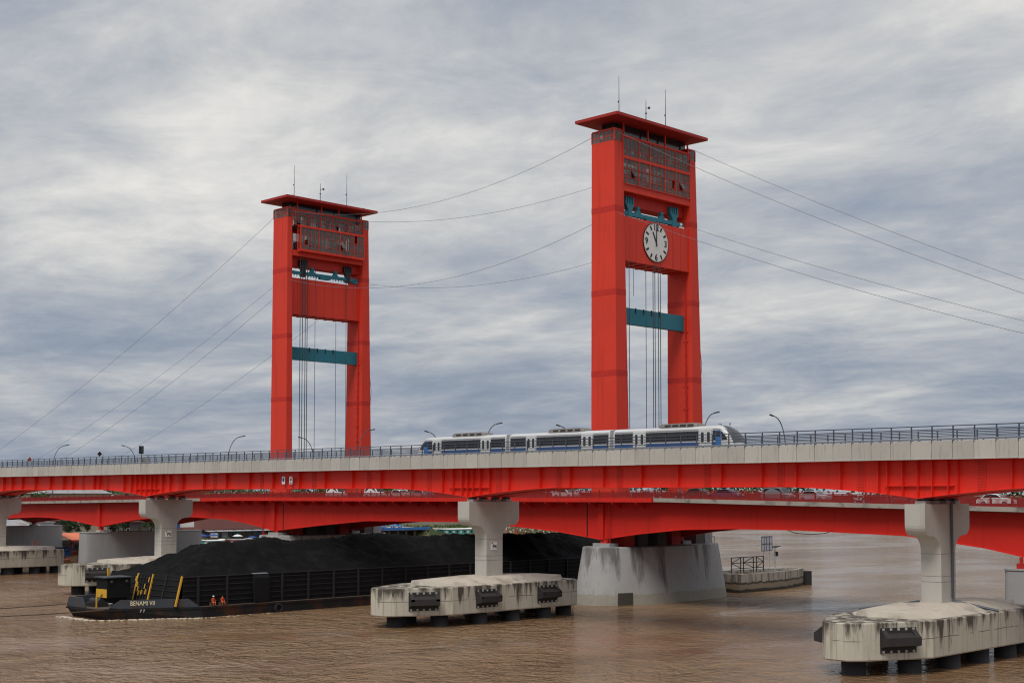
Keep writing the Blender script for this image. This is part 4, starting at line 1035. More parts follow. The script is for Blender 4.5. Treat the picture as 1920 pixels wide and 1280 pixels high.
def person(loc, rz, pose, top, leg, label, helmet=None, group=None):
    """local frame: faces -Y, feet at z = 0 (standing) or seat height given by pose"""
    t = thing('person', loc, label, 'person', group, rz, False)
    J = []; E = []
    def j(x, y, z, *r): J.append((x, y, z, *r)); return len(J) - 1
    def e(a, b): E.append((a, b))
    if pose in ('stand', 'walk'):
        hz = .90; ty = 0
        knee = ((-.10, -.02, .48), (.10, -.02, .48)); foot = ((-.11, .02, .06), (.11, .02, .06))
        if pose == 'walk': knee = ((-.10, -.14, .49), (.10, .02, .47)); foot = ((-.11, -.22, .06), (.11, .26, .10))
        elb = ((-.26, .04, 1.10), (.26, .04, 1.10)); wr = ((-.27, -.08, .88), (.27, -.08, .88)); lean = 0
    else:
        hz = .46; ty = 0
        sp_ = .14 if pose == 'sit' else .20
        knee = ((-sp_, -.42, .48), (sp_, -.42, .48)); foot = ((-sp_ + .02, -.44, .06), (sp_ - .02, -.44, .06))
        elb = ((-.25, -.10, .72), (.25, -.10, .72)); wr = ((-.15, -.34, .57), (.15, -.34, .57)); lean = -.12
        if pose == 'ride': hz = .80; knee = ((-.2, -.34, .72), (.2, -.34, .72)); foot = ((-.2, -.2, .32), (.2, -.2, .32)); elb = ((-.28, -.24, 1.05), (.28, -.24, 1.05)); wr = ((-.30, -.5, 1.02), (.30, -.5, 1.02)); lean = -.10
    pel = j(0, ty, hz + .03, .15, .11); bel = j(0, lean * .35, hz + .22, .135, .10); che = j(0, lean * .8, hz + .40, .165, .11); nb = j(0, lean, hz + .54, .075, .07)
    nk = j(0, lean * 1.05 - .005, hz + .61, .055); hd = j(0, lean * 1.1 - .015, hz + .72, .082, .10); ht = j(0, lean * 1.1 - .01, hz + .80, .07, .085)
    for a, b_ in ((pel, bel), (bel, che), (che, nb), (nb, nk), (nk, hd), (hd, ht)): e(a, b_)
    ns = j(0, lean * 1.1 - .125, hz + .70, .016); e(hd, ns)
    for i, s in ((0, -1), (1, 1)):
        hp = j(s * .095, ty - .02, hz - .03, .10); kn = j(*knee[i], .065); an = j(foot[i][0], foot[i][1], foot[i][2] + .04, .042); to = j(foot[i][0], foot[i][1] - .17, foot[i][2] - .015, .042, .03)
        e(pel, hp); e(hp, kn); e(kn, an); e(an, to)
        shd = j(s * .185, lean * .95, hz + .49, .065); el = j(*elb[i], .045); e(che, shd); e(shd, el)
        wi = j(*wr[i], .032); e(el, wi)
        d_ = Vector(wr[i]) - Vector(elb[i]); hand(J, E, wi, d_)
    zsplit = hz + .10
    hands = [Vector(wr[0]), Vector(wr[1])]
    def ishand(c): return any((c - (h_ + Vector((0, -.03, -.03)))).length < .12 and c.z < hz + .5 for h_ in hands)
    mats = [(lambda c: c.z > hz + .585 and c.z < hz + .76 and c.y < lean * 1.1 + .03, 'skin'), (lambda c: c.z > hz + .585, 'hair'), (ishand, 'skin'), (lambda c: any(abs(c.z - (f_[2])) < .06 and (Vector((f_[0], f_[1], 0)) - Vector((c.x, c.y, 0))).length < .25 for f_ in foot), 'black_paint'), (lambda c: c.z > zsplit or (abs(c.x) > .19 and c.z > hz - .05 and c.y > -.3), top), (lambda c: True, leg)]
    body = skin_body('body', J, E, mats, t, 1)
    hy, hzc = lean * 1.1 - .015, hz + .735
    q = MB()
    for s in (-1, 1): q.ball((s * .032, hy - .098, hzc + .005), .011, 6)
    q.box(-.028, .028, hy - .108, hy - .095, hzc - .075, hzc - .066); q.build('face_features', 'hair', t)
    q = MB()
    for s in (-1, 1): q.ball((s * .085, hy + .005, hzc - .01), .02, 6)
    q.build('ears', 'skin', t)
    if helmet:
        q = MB(); rings = []
        for k in range(6):
            a = k / 5 * math.pi / 2; rr = .128 * math.cos(a) + .002; rings.append([(rr * math.cos(u * .5236), hy + .01 + rr * 1.15 * math.sin(u * .5236), hzc + .035 + .115 * math.sin(a)) for u in range(12)])
        q.loft(rings); q.loft([[(.15 * math.cos(u * .5236), hy - .005 + .19 * math.sin(u * .5236), z) for u in range(12)] for z in (hzc + .03, hzc + .045)])
        q.build('helmet', helmet, t, True)
    return t

# ------------------------------------------------------------------ coal barge
BX0, BX1, BY0, BY1 = -175.7, -155.5, 89.0, 198.0
BM = (BX0 + BX1) / 2
barge = thing('coal_barge', (BM, 143, 0), 'long black coal barge passing under the bridges', 'barge')
outl = [(BX1, BY1), (BX1, 100.5), (-161.6, BY0), (-169.6, BY0), (BX0, 100.5), (BX0, BY1)]
inl_ = [(BX1 - .4, BY1), (BX1 - .4, 102.5), (-161.9, 91.2), (-169.3, 91.2), (BX0 + .4, 102.5), (BX0 + .4, BY1)]
q = MB(); q.loft([[(x, y, -1.2) for x, y in inl_], [(x, y + (1.0 if y < 95 else 0), 0) for x, y in outl], [(x, y, 1.35) for x, y in outl]])
hull = q.build('hull', 'barge_black', barge)
q = MB()      # rubbing strake
for (a, b_) in zip(outl[:5], outl[1:]): q.bar((a[0], a[1], 1.22), (b_[0], b_[1], 1.22), .16, .22)
q.build('rubbing_strake', 'barge_black', hull)
q = MB(); q.prism([(x + (.25 if x < BM else -.25), y + .3) for x, y in outl], 'z', 1.352, 1.37); q.build('deck', 'deck_brown', barge)
# bulwarks on the bow, bluish worn steel, sloping down at their ends
def bulwark(p0, p1, h0, h1, name='bulwark'):
    p0, p1 = Vector((*p0, 1.37)), Vector((*p1, 1.37)); d = (p1 - p0).normalized(); n = Vector((-d.y, d.x, 0)); L = (p1 - p0).length
    q = MB(); rings = []
    for k, (u, hh) in enumerate(((0, h0), (.12, h1), (.88, h1), (1, h0))):
        p = p0 + d * L * u
        rings.append([p - n * .05, p + n * .25, p + n * .38 + Vector((0, 0, hh)), p + n * .22 + Vector((0, 0, hh))])
    q.loft(rings); return q.build(name, 'barge_blue', barge)
b1 = bulwark((-155.85, 100.3), (-161.1, 90.4), .2, 1.1)
bulwark((-164.8, 89.3), (-169.3, 89.3), .25, 1.3)
bulwark((-170.0, 90.0), (-175.2, 99.8), .3, 1.1)
# barge name painted on the near bow bulwark
dirv = Vector((-155.5 + 161.6, 100.5 - 89.0, 0)).normalized()
ang_b = math.atan2(dirv.y, dirv.x)
tm = text_mesh('BENAMI VII', .80, 'cream_paint', .012, .0)
nb_ = Vector((dirv.y, -dirv.x, 0))
c_ = Vector((-159.0, 93.9, 2.02)) + nb_ * .40
ob = inst('lettering', tm, c_, barge, (R(90), 0, ang_b), (.78, 1, 1))
inst('lettering', text_mesh('7 7', .5, 'white_paint', .01), Vector((-159.0, 93.9, 1.02)) + nb_ * .12, barge, (R(90), 0, ang_b))
# coaming walls around the cargo, with ribs
WX0, WX1, WY0, WY1 = BX0 + 1.1, BX1 - 1.1, 98.3, 196.0
CZ = 5.15
q = MB(); q.box(WX1 - .12, WX1, WY0, WY1, 1.36, CZ); q.box(WX0, WX0 + .12, WY0, WY1, 1.36, CZ); q.box(WX0, WX1, WY1 - .12, WY1, 1.36, CZ)
q.hexa([(WX0, WY0 - 1.0, 1.36), (WX1, WY0 - 1.0, 1.36), (WX1, WY0 - .85, 1.36), (WX0, WY0 - .85, 1.36), (WX0, WY0, CZ + .25), (WX1, WY0, CZ + .25), (WX1, WY0 + .15, CZ + .25), (WX0, WY0 + .15, CZ + .25)])
wall = q.build('cargo_wall', 'barge_wall', barge)
MB().box(WX1 - .2, WX1 + .12, WY0, WY1, CZ, CZ + .1).build('wall_cap', 'barge_rib', wall)
for k in range(22):
    y = WY0 + 2.2 + k * 4.45
    q = MB(); q.box(WX1, WX1 + .26, y - .13, y + .13, 1.38, CZ - .02); q.build('wall_post', 'barge_rib', wall)
for z in (2.0, 2.7, 3.4, 4.1, 4.75):
    MB().box(WX1, WX1 + .1, WY0, WY1, z - .05, z + .05).build('wall_rib', 'barge_rib', wall)
def fpt(x, z): return (x, WY0 - 1.0 + (z - 1.36) / (CZ + .25 - 1.36) * 1.0 - .06, z)
for z in (2.0, 2.7, 3.4, 4.1, 4.8): q = MB(); q.bar(fpt(WX0, z), fpt(WX1, z), .1, .1); q.build('wall_rib', 'barge_rib', wall)
for x, mt in ((-156.65, 'yellow'), (-160.2, 'barge_rib'), (-163.6, 'yellow'), (-167.3, 'yellow')):
    q = MB(); q.bar(fpt(x, 1.5), fpt(x, CZ + .2), .2, .22); q.build('wall_post', mt, wall)
for k in range(5):
    x = -164.2 - k * .72; q = MB(); q.bar(fpt(x, 1.6), fpt(x, CZ), .12, .12); q.build('rack_bar', 'barge_rib', wall)
for x, z in ((-164.3, 4.6), (-167.6, 4.6), (-165.0, 3.7), (-167.0, 3.9), (-165.6, 2.9), (-166.3, 2.8), (-164.6, 3.0), (-167.2, 2.0), (-166.6, 3.3)):
    q = MB(); q.bar(fpt(x, z - .32), fpt(x, z + .32), .16, .2); q.build('yellow_block', 'yellow', wall)
q = MB(); q.box(WX0 - .2, WX0, WY0 - .6, WY0 - .3, CZ - .4, CZ + .55); q.build('wall_post', 'yellow', wall)
# curved steel cover near the middle of the side
q = MB(); q.loft([[(WX1 - .2, y, CZ + .15), (WX1 + .35, y, CZ + .05), (WX1 + .62, y, CZ - .45), (WX1 + .66, y, 1.5), (WX1 + .5, y, 1.5), (WX1 - .2, y, CZ - .1)] for y in (109.0, 111.4)])
q.build('wall_cover', 'barge_wall', wall)
MB().hexa([(WX1 - .2, 109.0, CZ + .155), (WX1 - .2, 111.4, CZ + .155), (WX1 + .36, 111.4, CZ + .06), (WX1 + .36, 109.0, CZ + .06), (WX1 - .2, 109.0, CZ + .19), (WX1 - .2, 111.4, CZ + .19), (WX1 + .40, 111.4, CZ + .09), (WX1 + .40, 109.0, CZ + .09)]).build('cover_lip', 'tray_grey', wall)
# deck house on the bow
q = MB(); q.box(-168.4, -165.6, 92.6, 96.0, 2.35, 4.95); q.box(-168.1, -165.9, 92.9, 95.7, 1.37, 2.36)
ho = q.build('deck_house', 'barge_wall', barge)
MB().box(-168.6, -165.4, 92.3, 96.2, 4.95, 5.1).build('house_roof', 'barge_blue', ho)
MB().box(-168.35, -165.65, 92.53, 92.598, 2.4, 3.5).build('front_panel', 'yellow', ho)
for y in (93.2, 95.4): MB().tube([(-165.6, y, 4.5), (-165.4, y, 4.4)], .18, 10).build('floodlight', 'deck_brown', ho)
for x, y in ((-162.6, 91.4), (-168.6, 90.2), (-157.6, 99.2)):
    q = MB(); q.cyl((x, y, 1.37), 1.85, .16, .16, 10); bo = q.build('bollard', 'deck_brown', barge); MB().box(x - .3, x + .3, y - .15, y + .15, 1.85, 1.95).build('cap_plate', 'bolt_white', bo)
q = MB(); q.bar((-163.6, 90.0, 1.4), (-163.6, 90.0, 2.9), .14); q.build('post', 'yellow', barge)
q = MB(); q.tube([(-166.4, 91.6, 1.7), (-166.8, 92.6, 2.9)], .09); q.build('winch_lever', 'deck_brown', barge)
q = MB(); q.box(-167.6, -164.6, 90.6, 92.2, 1.37, 1.9); q.tube([(-167.4, 91.4, 2.0), (-164.8, 91.4, 2.0)], .45, 12); q.build('winch', 'dark_metal', barge)
for y in (112.5, 135, 158, 180):
    q = MB()
    for k in range(16):
        a = k * math.pi / 8; q.bar((BX1 + .12, y + .55 * math.cos(a), .55 + .55 * math.sin(a)), (BX1 + .12, y + .55 * math.cos(a + .4), .55 + .55 * math.sin(a + .4)), .26)
    q.build('tyre_fender', 'rubber', hull)
# coal heap
from mathutils import noise as mnoise
def hnoise(x, y): return .55 * mnoise.noise((x * .28, y * .22, 3.1)) - .35 * abs(mnoise.noise((x * .6, y * .5, 7.7))) + .22 * mnoise.noise((x * 1.3, y * 1.2, 1.4)) + .16 * math.sin(x * .55 + y * .31) + .10 * math.sin(y * .23 + 1.3 + .3 * math.sin(x * .6)) + .12 * math.sin(x * 1.3 - y * .8) + .08 * math.sin(y * 1.7 + x * .4) + random.uniform(-.10, .10)
q = MB(); nx_, ny_ = 60, 300
gx = [WX0 + .13 + (WX1 - WX0 - .26) * i / nx_ for i in range(nx_ + 1)]; gy = [WY0 + .2 + (WY1 - WY0 - .4) * k / ny_ for k in range(ny_ + 1)]
vsx = []
for y in gy:
    for x in gx:
        de = min(x - WX0, WX1 - x); df = y - WY0; db = WY1 - 2 - y
        ridge = 9.3 - max(0, y - 150) * .012 + .10 * math.sin(y * .11)
        zz = min(CZ - .25 + de * .62, ridge - max(0, 5.0 - de) * .18, CZ + .1 + df * .42 if df < 14 else 99, 4.2 + db * .55 if db < 12 else 99)
        am = min(1, max(0, (de - .2) / 2.0)); zz += hnoise(x, y) * am
        vsx.append((x, y, max(zz, CZ - .35)))
q.add(vsx, [(k * (nx_ + 1) + i, k * (nx_ + 1) + i + 1, (k + 1) * (nx_ + 1) + i + 1, (k + 1) * (nx_ + 1) + i) for k in range(ny_) for i in range(nx_)])
heap = q.build('coal_heap', 'coal', None, True)
tag(heap, 'long heap of black coal piled high in the barge', 'coal')
# crew
person((-156.05, 102.5, 1.37), R(90), 'sit', 'orange_suit', 'orange_suit', 'person in red overalls and white helmet sitting upright on the barge deck', 'white_paint', 'two crew members on the barge')
person((-156.05, 103.9, 1.37), R(90), 'squat', 'orange_suit', 'orange_suit', 'person in orange overalls sitting hunched with knees apart on the barge deck', None, 'two crew members on the barge')
t = thing('crate', (-156.25, 102.5, 1.37), 'low wooden crate seat under the crew member with the white helmet', 'crate')
MB().box(-156.45, -156.0, 102.25, 102.75, 1.37, 1.77).build('box', 'deck_brown', t); MB().box(-156.47, -155.98, 102.23, 102.77, 1.77, 1.80).build('lid', 'deck_brown', t)
t = thing('crate', (-156.25, 103.9, 1.37), 'low wooden crate seat under the hunched crew member', 'crate')
MB().box(-156.45, -156.0, 103.65, 104.15, 1.37, 1.77).build('box', 'deck_brown', t); MB().box(-156.47, -155.98, 103.63, 104.17, 1.77, 1.80).build('lid', 'deck_brown', t)
# tow lines running out of the picture to the left
def towline(a, b, sag, lab):
    a, b = Vector(a), Vector(b)
    pts_ = [a.lerp(b, k / 24) - Vector((0, 0, 4 * sag * (k / 24) * (1 - k / 24))) for k in range(25)]
    tag(MB().tube(pts_, .07, 6).build('tow_rope', 'deck_brown'), lab, 'rope', 'tow ropes of the barge')
towline((-169.0, 89.3, 1.7), (-186, 30, 2.6), .9, 'upper tow rope leading left from the barge bow')
towline((-160.6, 91.3, 1.3), (-184, 30, 2.6), 1.0, 'lower tow rope leading left from the near bow corner')
# bow wave
q = MB()
for k in range(240):
    u = random.random(); i = random.choice((0, 1, 1, 1, 2, 2))
    a, b_ = ((-155.4, 112), (-155.4, 100.5)) if i == 0 else (((-155.4, 100.5), (-161.6, 89.0)) if i == 1 else ((-161.6, 88.9), (-170.2, 88.9)))
    x, y = a[0] + (b_[0] - a[0]) * u, a[1] + (b_[1] - a[1]) * u
    o_ = abs(random.gauss(0, .55)) + .05
    nv = (1, 0) if i == 0 else ((.88, -.47) if i == 1 else (0, -1))
    x += nv[0] * o_; y += nv[1] * o_; r = random.uniform(.08, .3) * (1.0 if i else .6)
    if i == 0 and u < .5 and random.random() < .7: continue
    q.ball((x, y, .0), r, 5, sz=.22)
tag(q.build('bow_wave', 'foam', None, True), 'pale foam pushed up by the barge bow', 'foam', kind='stuff')

# ------------------------------------------------------------------ concrete fender island behind the clock tower pier
t = thing('fender_island', (-136.5, 199, 0), 'boat shaped hollow concrete fender island right of the oval pier', 'fender island')
n0 = [(-136.5 + dx, y) for dx, y in ((4.6, 186), (4.8, 194), (4.2, 200), (2.6, 206.5), (.9, 210.5), (-.9, 210.5), (-2.6, 206.5), (-4.2, 200), (-4.8, 194), (-4.6, 186))]
n1 = [(-136.5 + dx, y) for dx, y in ((3.9, 186.7), (4.1, 194), (3.5, 199.6), (2.0, 205.8), (.5, 209.5), (-.5, 209.5), (-2.0, 205.8), (-3.5, 199.6), (-4.1, 194), (-3.9, 186.7))]
q = MB(); q.loft([[(x, y, -2) for x, y in n0], [(x, y, 2.95) for x, y in n0], [(x, y, 2.95) for x, y in n1], [(x, y, 1.2) for x, y in n1]], caps=False); q.add([(x, y, 1.2) for x, y in n1], [tuple(range(len(n1)))])
isl = q.build('wall_ring', 'island_concrete', t)
for y in (189.5, 195, 201, 206): MB().box(-139.6 if y < 205 else -138, -133.4 if y < 205 else -135, y - .3, y + .3, 2.2, 2.9).build('brace', 'island_concrete', isl)
MB().box(-138.0, -135.0, 210.55, 212.2, -.8, 2.4).build('nose_fender', 'rubber', t)
q = MB()
ys_ = (186.8, 189.4, 190.2, 193.0, 193.9, 195.9)
for z in (3.75, 4.65, 5.55): q.bar((-134.0, ys_[0], z), (-134.0, ys_[-1], z), .12)
for y in ys_: q.bar((-134.0, y, 3.0), (-134.0, y, 5.6), .12)
for a, b_ in ((0, 1), (2, 3), (4, 5)):
    for z0, z1 in ((4.65, 5.5), (4.65, 3.8)):
        ya, yb = (ys_[a], ys_[b_]) if a != 4 else (ys_[b_], ys_[a])
        q.bar((-134.0, ya, z0), (-134.0, yb, z1), .09)
q.build('truss_frame', 'rib_dark', t)
t = thing('sign_board', (-135.5, 199, 2.9), 'square slatted sign board on two posts standing on the fender island', 'sign')
for y in (198.2, 200.0): MB().tube([(-135.5, y, 1.2), (-135.5, y, 8.7)], .07, 6).build('post', 'bolt_white', t)
MB().box(-135.44, -135.4, 197.4, 200.6, 6.3, 8.75).build('board', 'plaster_grey', t)
q = MB()
for y in (197.4, 198.2, 198.9, 199.75, 200.55): q.box(-135.40, -135.36, y, y + .08, 6.28, 8.78)
for z in (6.28, 7.45, 8.68): q.box(-135.40, -135.35, 197.38, 200.65, z, z + .09)
q.build('board_frame', 'rib_dark', t)
t = thing('light_mast', (-135.5, 201.6, 2.9), 'thin mast with black lamp beside the slatted sign board', 'beacon')
MB().tube([(-135.5, 201.6, 1.2), (-135.5, 201.6, 6.9)], .07, 6).build('mast', 'bolt_white', t)
MB().hexa([(-136.1, 200.9, 6.75), (-134.9, 200.9, 6.75), (-134.9, 202.5, 7.0), (-136.1, 202.5, 7.0), (-136.1, 200.9, 6.82), (-134.9, 200.9, 6.82), (-134.9, 202.5, 7.08), (-136.1, 202.5, 7.08)]).build('solar_panel', 'rib_dark', t)
q = MB(); q.box(-135.75, -135.25, 201.75, 202.2, 5.3, 6.1); q.ball((-135.5, 202.1, 5.7), .32, 8); q.build('lamp_head', 'black_paint', t)
MB().box(-135.7, -135.3, 200.9, 201.5, 4.6, 5.15).build('control_box', 'plaster_grey', t)

# ------------------------------------------------------------------ far bank: houses, stalls, boats, trees
def gz(x, y):
    for (ya, xa), (yb, xb) in zip(BANK, BANK[1:]):
        if ya <= y <= yb: xb_ = xa + (xb - xa) * (y - ya) / (yb - ya); break
    d_ = xb_ - x
    for (da, za), (db, zb_) in zip(inl, inl[1:]):
        if da <= d_ <= db: return za + (zb_ - za) * (d_ - da) / (db - da)
    return -.5
def house(x, y, w_, l_, h_, rh, wallm, roofm, label, flat=False, base=None, windows=True, name='house', cat='house', group=None):
    """w_ along X, l_ along Y"""
    z = gz(x, y) - .3 if base is None else base
    t = thing(name, (x, y, z), label, cat, group)
    wl = MB().box(x - w_ / 2, x + w_ / 2, y - l_ / 2, y + l_ / 2, z, z + h_).build('wall', wallm, t)
    if flat: rf = MB().box(x - w_ / 2 - .3, x + w_ / 2 + .3, y - l_ / 2 - .3, y + l_ / 2 + .3, z + h_, z + h_ + .3).build('roof', roofm, t)
    else:
        ov = .8; q = MB()
        e = [(x - w_ / 2 - ov, y - l_ / 2 - ov, z + h_ - .2), (x + w_ / 2 + ov, y - l_ / 2 - ov, z + h_ - .2), (x + w_ / 2 + ov, y + l_ / 2 + ov, z + h_ - .2), (x - w_ / 2 - ov, y + l_ / 2 + ov, z + h_ - .2)]
        hipy = min(l_ / 2 * .55, w_ / 2)
        r0, r1 = (x, y - l_ / 2 + hipy * .6, z + h_ + rh), (x, y + l_ / 2 - hipy * .6, z + h_ + rh)
        q.add(e + [r0, r1] + [(a, b_, c - .12) for a, b_, c in e], [(0, 1, 4), (1, 2, 5, 4), (2, 3, 5), (3, 0, 4, 5), (6, 7, 1, 0), (7, 8, 2, 1), (8, 9, 3, 2), (9, 6, 0, 3), (9, 8, 7, 6)])
        rf = q.build('roof', roofm, t)
    if windows:
        n = max(2, int(l_ / 3.2)); sx = x + w_ / 2
        for fl in range(max(1, int(h_ / 3.2))):
            for k in range(n):
                yy = y - l_ / 2 + (k + .5) * l_ / n; zz = z + 1.0 + fl * 3.1
                if k == n // 2 and fl == 0:
                    MB().box(sx, sx + .06, yy - .5, yy + .5, z + .3, z + 2.4).build('door', 'boat_wood', t)
                else:
                    wi = MB().box(sx, sx + .05, yy - .55, yy + .55, zz, zz + 1.2).build('window', 'white_paint', t)
                    MB().box(sx + .045, sx + .07, yy - .46, yy + .46, zz + .09, zz + 1.11).build('pane', 'glass_dark', wi)
        ny2 = max(1, int(w_ / 3.5))
        for k in range(ny2):
            xx = x - w_ / 2 + (k + .5) * w_ / ny2
            wi = MB().box(xx - .5, xx + .5, y - l_ / 2 - .05, y - l_ / 2, z + 1.2, z + 2.4).build('window', 'white_paint', t)
            MB().box(xx - .42, xx + .42, y - l_ / 2 - .07, y - l_ / 2 - .045, z + 1.28, z + 2.32).build('pane', 'glass_dark', wi)
    return t
# long riverside market hall with rust red roof
mk_t = house(-368, 249, 15, 34, 3.2, 3.4, 'plaster_shade_dark', 'roof_rust_shade', 'long riverside market hall with rust red hipped roof behind the barge', False, 2.2, False, 'market_hall', 'market hall')
for k, mt in enumerate(('shop_blue', 'plaster_grey', 'shop_teal', 'plaster_shade_dark', 'shop_blue', 'shop_teal', 'plaster_shade_dark', 'shop_blue')):
    y = 234 + k * 4.2; MB().box(-360.5, -360.42, y, y + 3.6, 2.4, 4.9).build('shop_front', mt, mk_t)
    MB().box(-360.42, -360.36, y + .3, y + 1.6, 2.5, 4.4).build('shop_opening', 'glass_dark', mk_t)
q = MB()
for k in range(10): q.hexa([(-360.4, 233 + k * 3.4, 5.0), (-357.6, 233 + k * 3.4, 4.55), (-357.6, 236 + k * 3.4, 4.55), (-360.4, 236 + k * 3.4, 5.0), (-360.4, 233 + k * 3.4, 5.08), (-357.6, 233 + k * 3.4, 4.63), (-357.6, 236 + k * 3.4, 4.63), (-360.4, 236 + k * 3.4, 5.08)])
q.build('awning', 'roof_tin', mk_t)
for k in range(10): MB().tube([(-357.8, 234.5 + k * 3.4, 1.5), (-357.8, 234.5 + k * 3.4, 4.6)], .08, 6).build('awning_post', 'boat_wood', mk_t)
house(-392, 252, 12, 22, 5.4, 2.2, 'plaster_grey', 'roof_tin', 'grey house with patched tin roof above the market hall', group='houses on the far bank')
house(-386, 224, 9, 12, 4.2, 2.4, 'plaster_shade_dark', 'roof_rust_shade', 'dark walled house with rust red roof behind the blue parking sign', group='houses on the far bank')
house(-372, 172.5, 6, 6.5, 2.6, 1.4, 'plaster_cream', 'roof_rust_shade', 'small cream hut with brown roof above the orange shelter', group='houses on the far bank')
house(-500, 262, 18, 26, 10, 3.0, 'plaster_cream', 'roof_tin', 'large pale tin roofed building above the far left railing', group='houses on the far bank')
house(-505, 300, 16, 22, 9, 3.5, 'plaster_grey', 'roof_rust_shade', 'brown roofed building above the left railing near the second pier', group='houses on the far bank')
house(-401, 193, 8, 6.5, 2.6, 1.7, 'plaster_grey', 'roof_tin', 'pale grey gabled house seen under the far left arch', group='houses on the far bank')
house(-400, 201.6, 6, 4.6, 3.4, 1.0, 'plaster_pale', 'roof_tin', 'pale box shaped house seen under the left arch', True, group='houses on the far bank')
house(-412, 211, 8, 9, 3.6, 2.2, 'plaster_shade_dark', 'roof_rust_shade', 'dark house with brown roof left of the leafy trees', group='houses on the far bank')
# orange roofed landing stage
t = thing('landing_shelter', (-347, 186, .3), 'open landing shelter with bright orange roof between the left piers', 'shelter')
q = MB(); rf = [(-352, 181, 5.2), (-342.5, 181, 3.6), (-342.5, 191.5, 3.6), (-352, 191.5, 5.2)]
q.hexa(rf + [(x, y, z + .14) for x, y, z in rf]); q.build('roof', 'roof_orange', t)
MB().box(-342.6, -342.4, 180.9, 191.6, 3.35, 3.62).build('fascia', 'tail_red', t)
for x, zt in ((-351.2, 5.05), (-343.2, 3.7)):
    for y in (181.6, 186.2, 191.0): MB().tube([(x, y, .3), (x, y, zt)], .13, 8).build('post', 'tail_red', t)
MB().box(-352, -342.2, 180.8, 192, .35, .7).build('floor', 'boat_wood', t)
MB().box(-352.1, -342.0, 180.7, 192.1, -.4, .35).build('float', 'rib_dark', t)
MB().box(-352.0, -351.8, 182, 191, .7, 3.4).build('back_wall', 'plaster_grey', t)
t = thing('landing_gate', (-310, 154.8, 0), 'red steel gate frame in the shade behind the leftmost pile cap', 'gate')
for y in (153.9, 155.6): MB().tube([(-310, y, -1), (-310, y, 5.0)], .17, 8).build('post', 'boat_red', t)
MB().box(-310.1, -309.9, 153.9, 155.6, 3.0, 3.25).build('crossbar', 'boat_red', t)
def boat(loc, rz, L, W, hullm, cabm, roofm, label, cabin=True, name='boat', zs=1.0, ct=2.35):
    t = thing(name, loc, label, 'boat', 'boats moored along the far bank', rz, False); t.scale = (1, 1, zs)
    q = MB(); rings = []
    for u in range(11):
        a = u / 10; wd = W / 2 * (1 - abs(2 * a - 1) ** 3.2) + .06; sh = .55 + .9 * abs(2 * a - 1) ** 2.4
        x = (a - .5) * L
        rings.append([(x, -wd * .55, -.4), (x, wd * .55, -.4), (x, wd, .35), (x, wd, .35 + sh), (x, -wd, .35 + sh), (x, -wd, .35)])
    q.loft(rings); h_ = q.build('hull', hullm, t)
    MB().box(-L * .36, L * .36, -W / 2 - .03, W / 2 + .03, .66, .86).build('strake', 'boat_red', h_)
    if cabin:
        cb = MB().box(-L * .30, L * .30, -W * .40, W * .40, .8, ct).build('cabin', cabm, t)
        q = MB(); q.loft([[(x, -W * .48, ct + e), (x, W * .48, ct + e), (x, W * .40, ct + e + .23 / zs), (x, -W * .40, ct + e + .23 / zs)] for x, e in ((-L * .36, .25 / zs), (-L * .2, .05), (L * .2, .05), (L * .36, .3 / zs))]); q.build('roof', roofm, t)
        n = max(3, int(L * .6 / 1.5))
        for s in (-1, 1):
            for k in range(n):
                xx = -L * .29 + (k + .5) * L * .58 / n
                MB().box(xx - .42, xx + .42, s * W * .40 - .02, s * W * .40 + .02, .8 + (ct - .8) * .36, .8 + (ct - .8) * .8).build('window', 'glass_dark' if k % 2 else 'white_paint', cb)
    else:
        for xx in (-L * .25, 0, L * .25): MB().box(xx - .15, xx + .15, -W * .45, W * .45, .75, .85).build('bench', 'boat_wood', t)
        MB().box(-L * .2, L * .1, -W * .4, W * .4, .9, 1.35).build('tarpaulin', 'tarp_blue', t)
    return t
boat((-352, 330, 0), R(84), 24, 5.2, 'boat_green', 'boat_teal', 'white_paint', 'green wooden passenger boat with turquoise cabin moored left of the middle pier', zs=2.3, ct=1.6)
boat((-313, 160.5, 0), R(20), 16, 3.0, 'boat_wood', 'shop_blue', 'tarp_blue', 'dark wooden boat with blue canopy below the orange shelter')
boat((-304, 157.5, 0), R(12), 13, 2.2, 'boat_wood', 'shop_blue', 'tarp_blue', 'low open dark boat lying in front of the orange shelter', False)
boat((-327, 168, 0), R(25), 15, 2.8, 'boat_red', 'boat_wood', 'tarp_blue', 'reddish wooden boat behind the orange shelter')
boat((-345, 226, 0), R(80), 10, 2.8, 'boat_teal', 'boat_teal', 'white_paint', 'small turquoise boat beside the slab pier, left of the coal')
boat((-346.5, 236, 0), R(86), 12, 2.6, 'boat_green', 'boat_red', 'roof_tin', 'small green boat moored in front of the market hall')
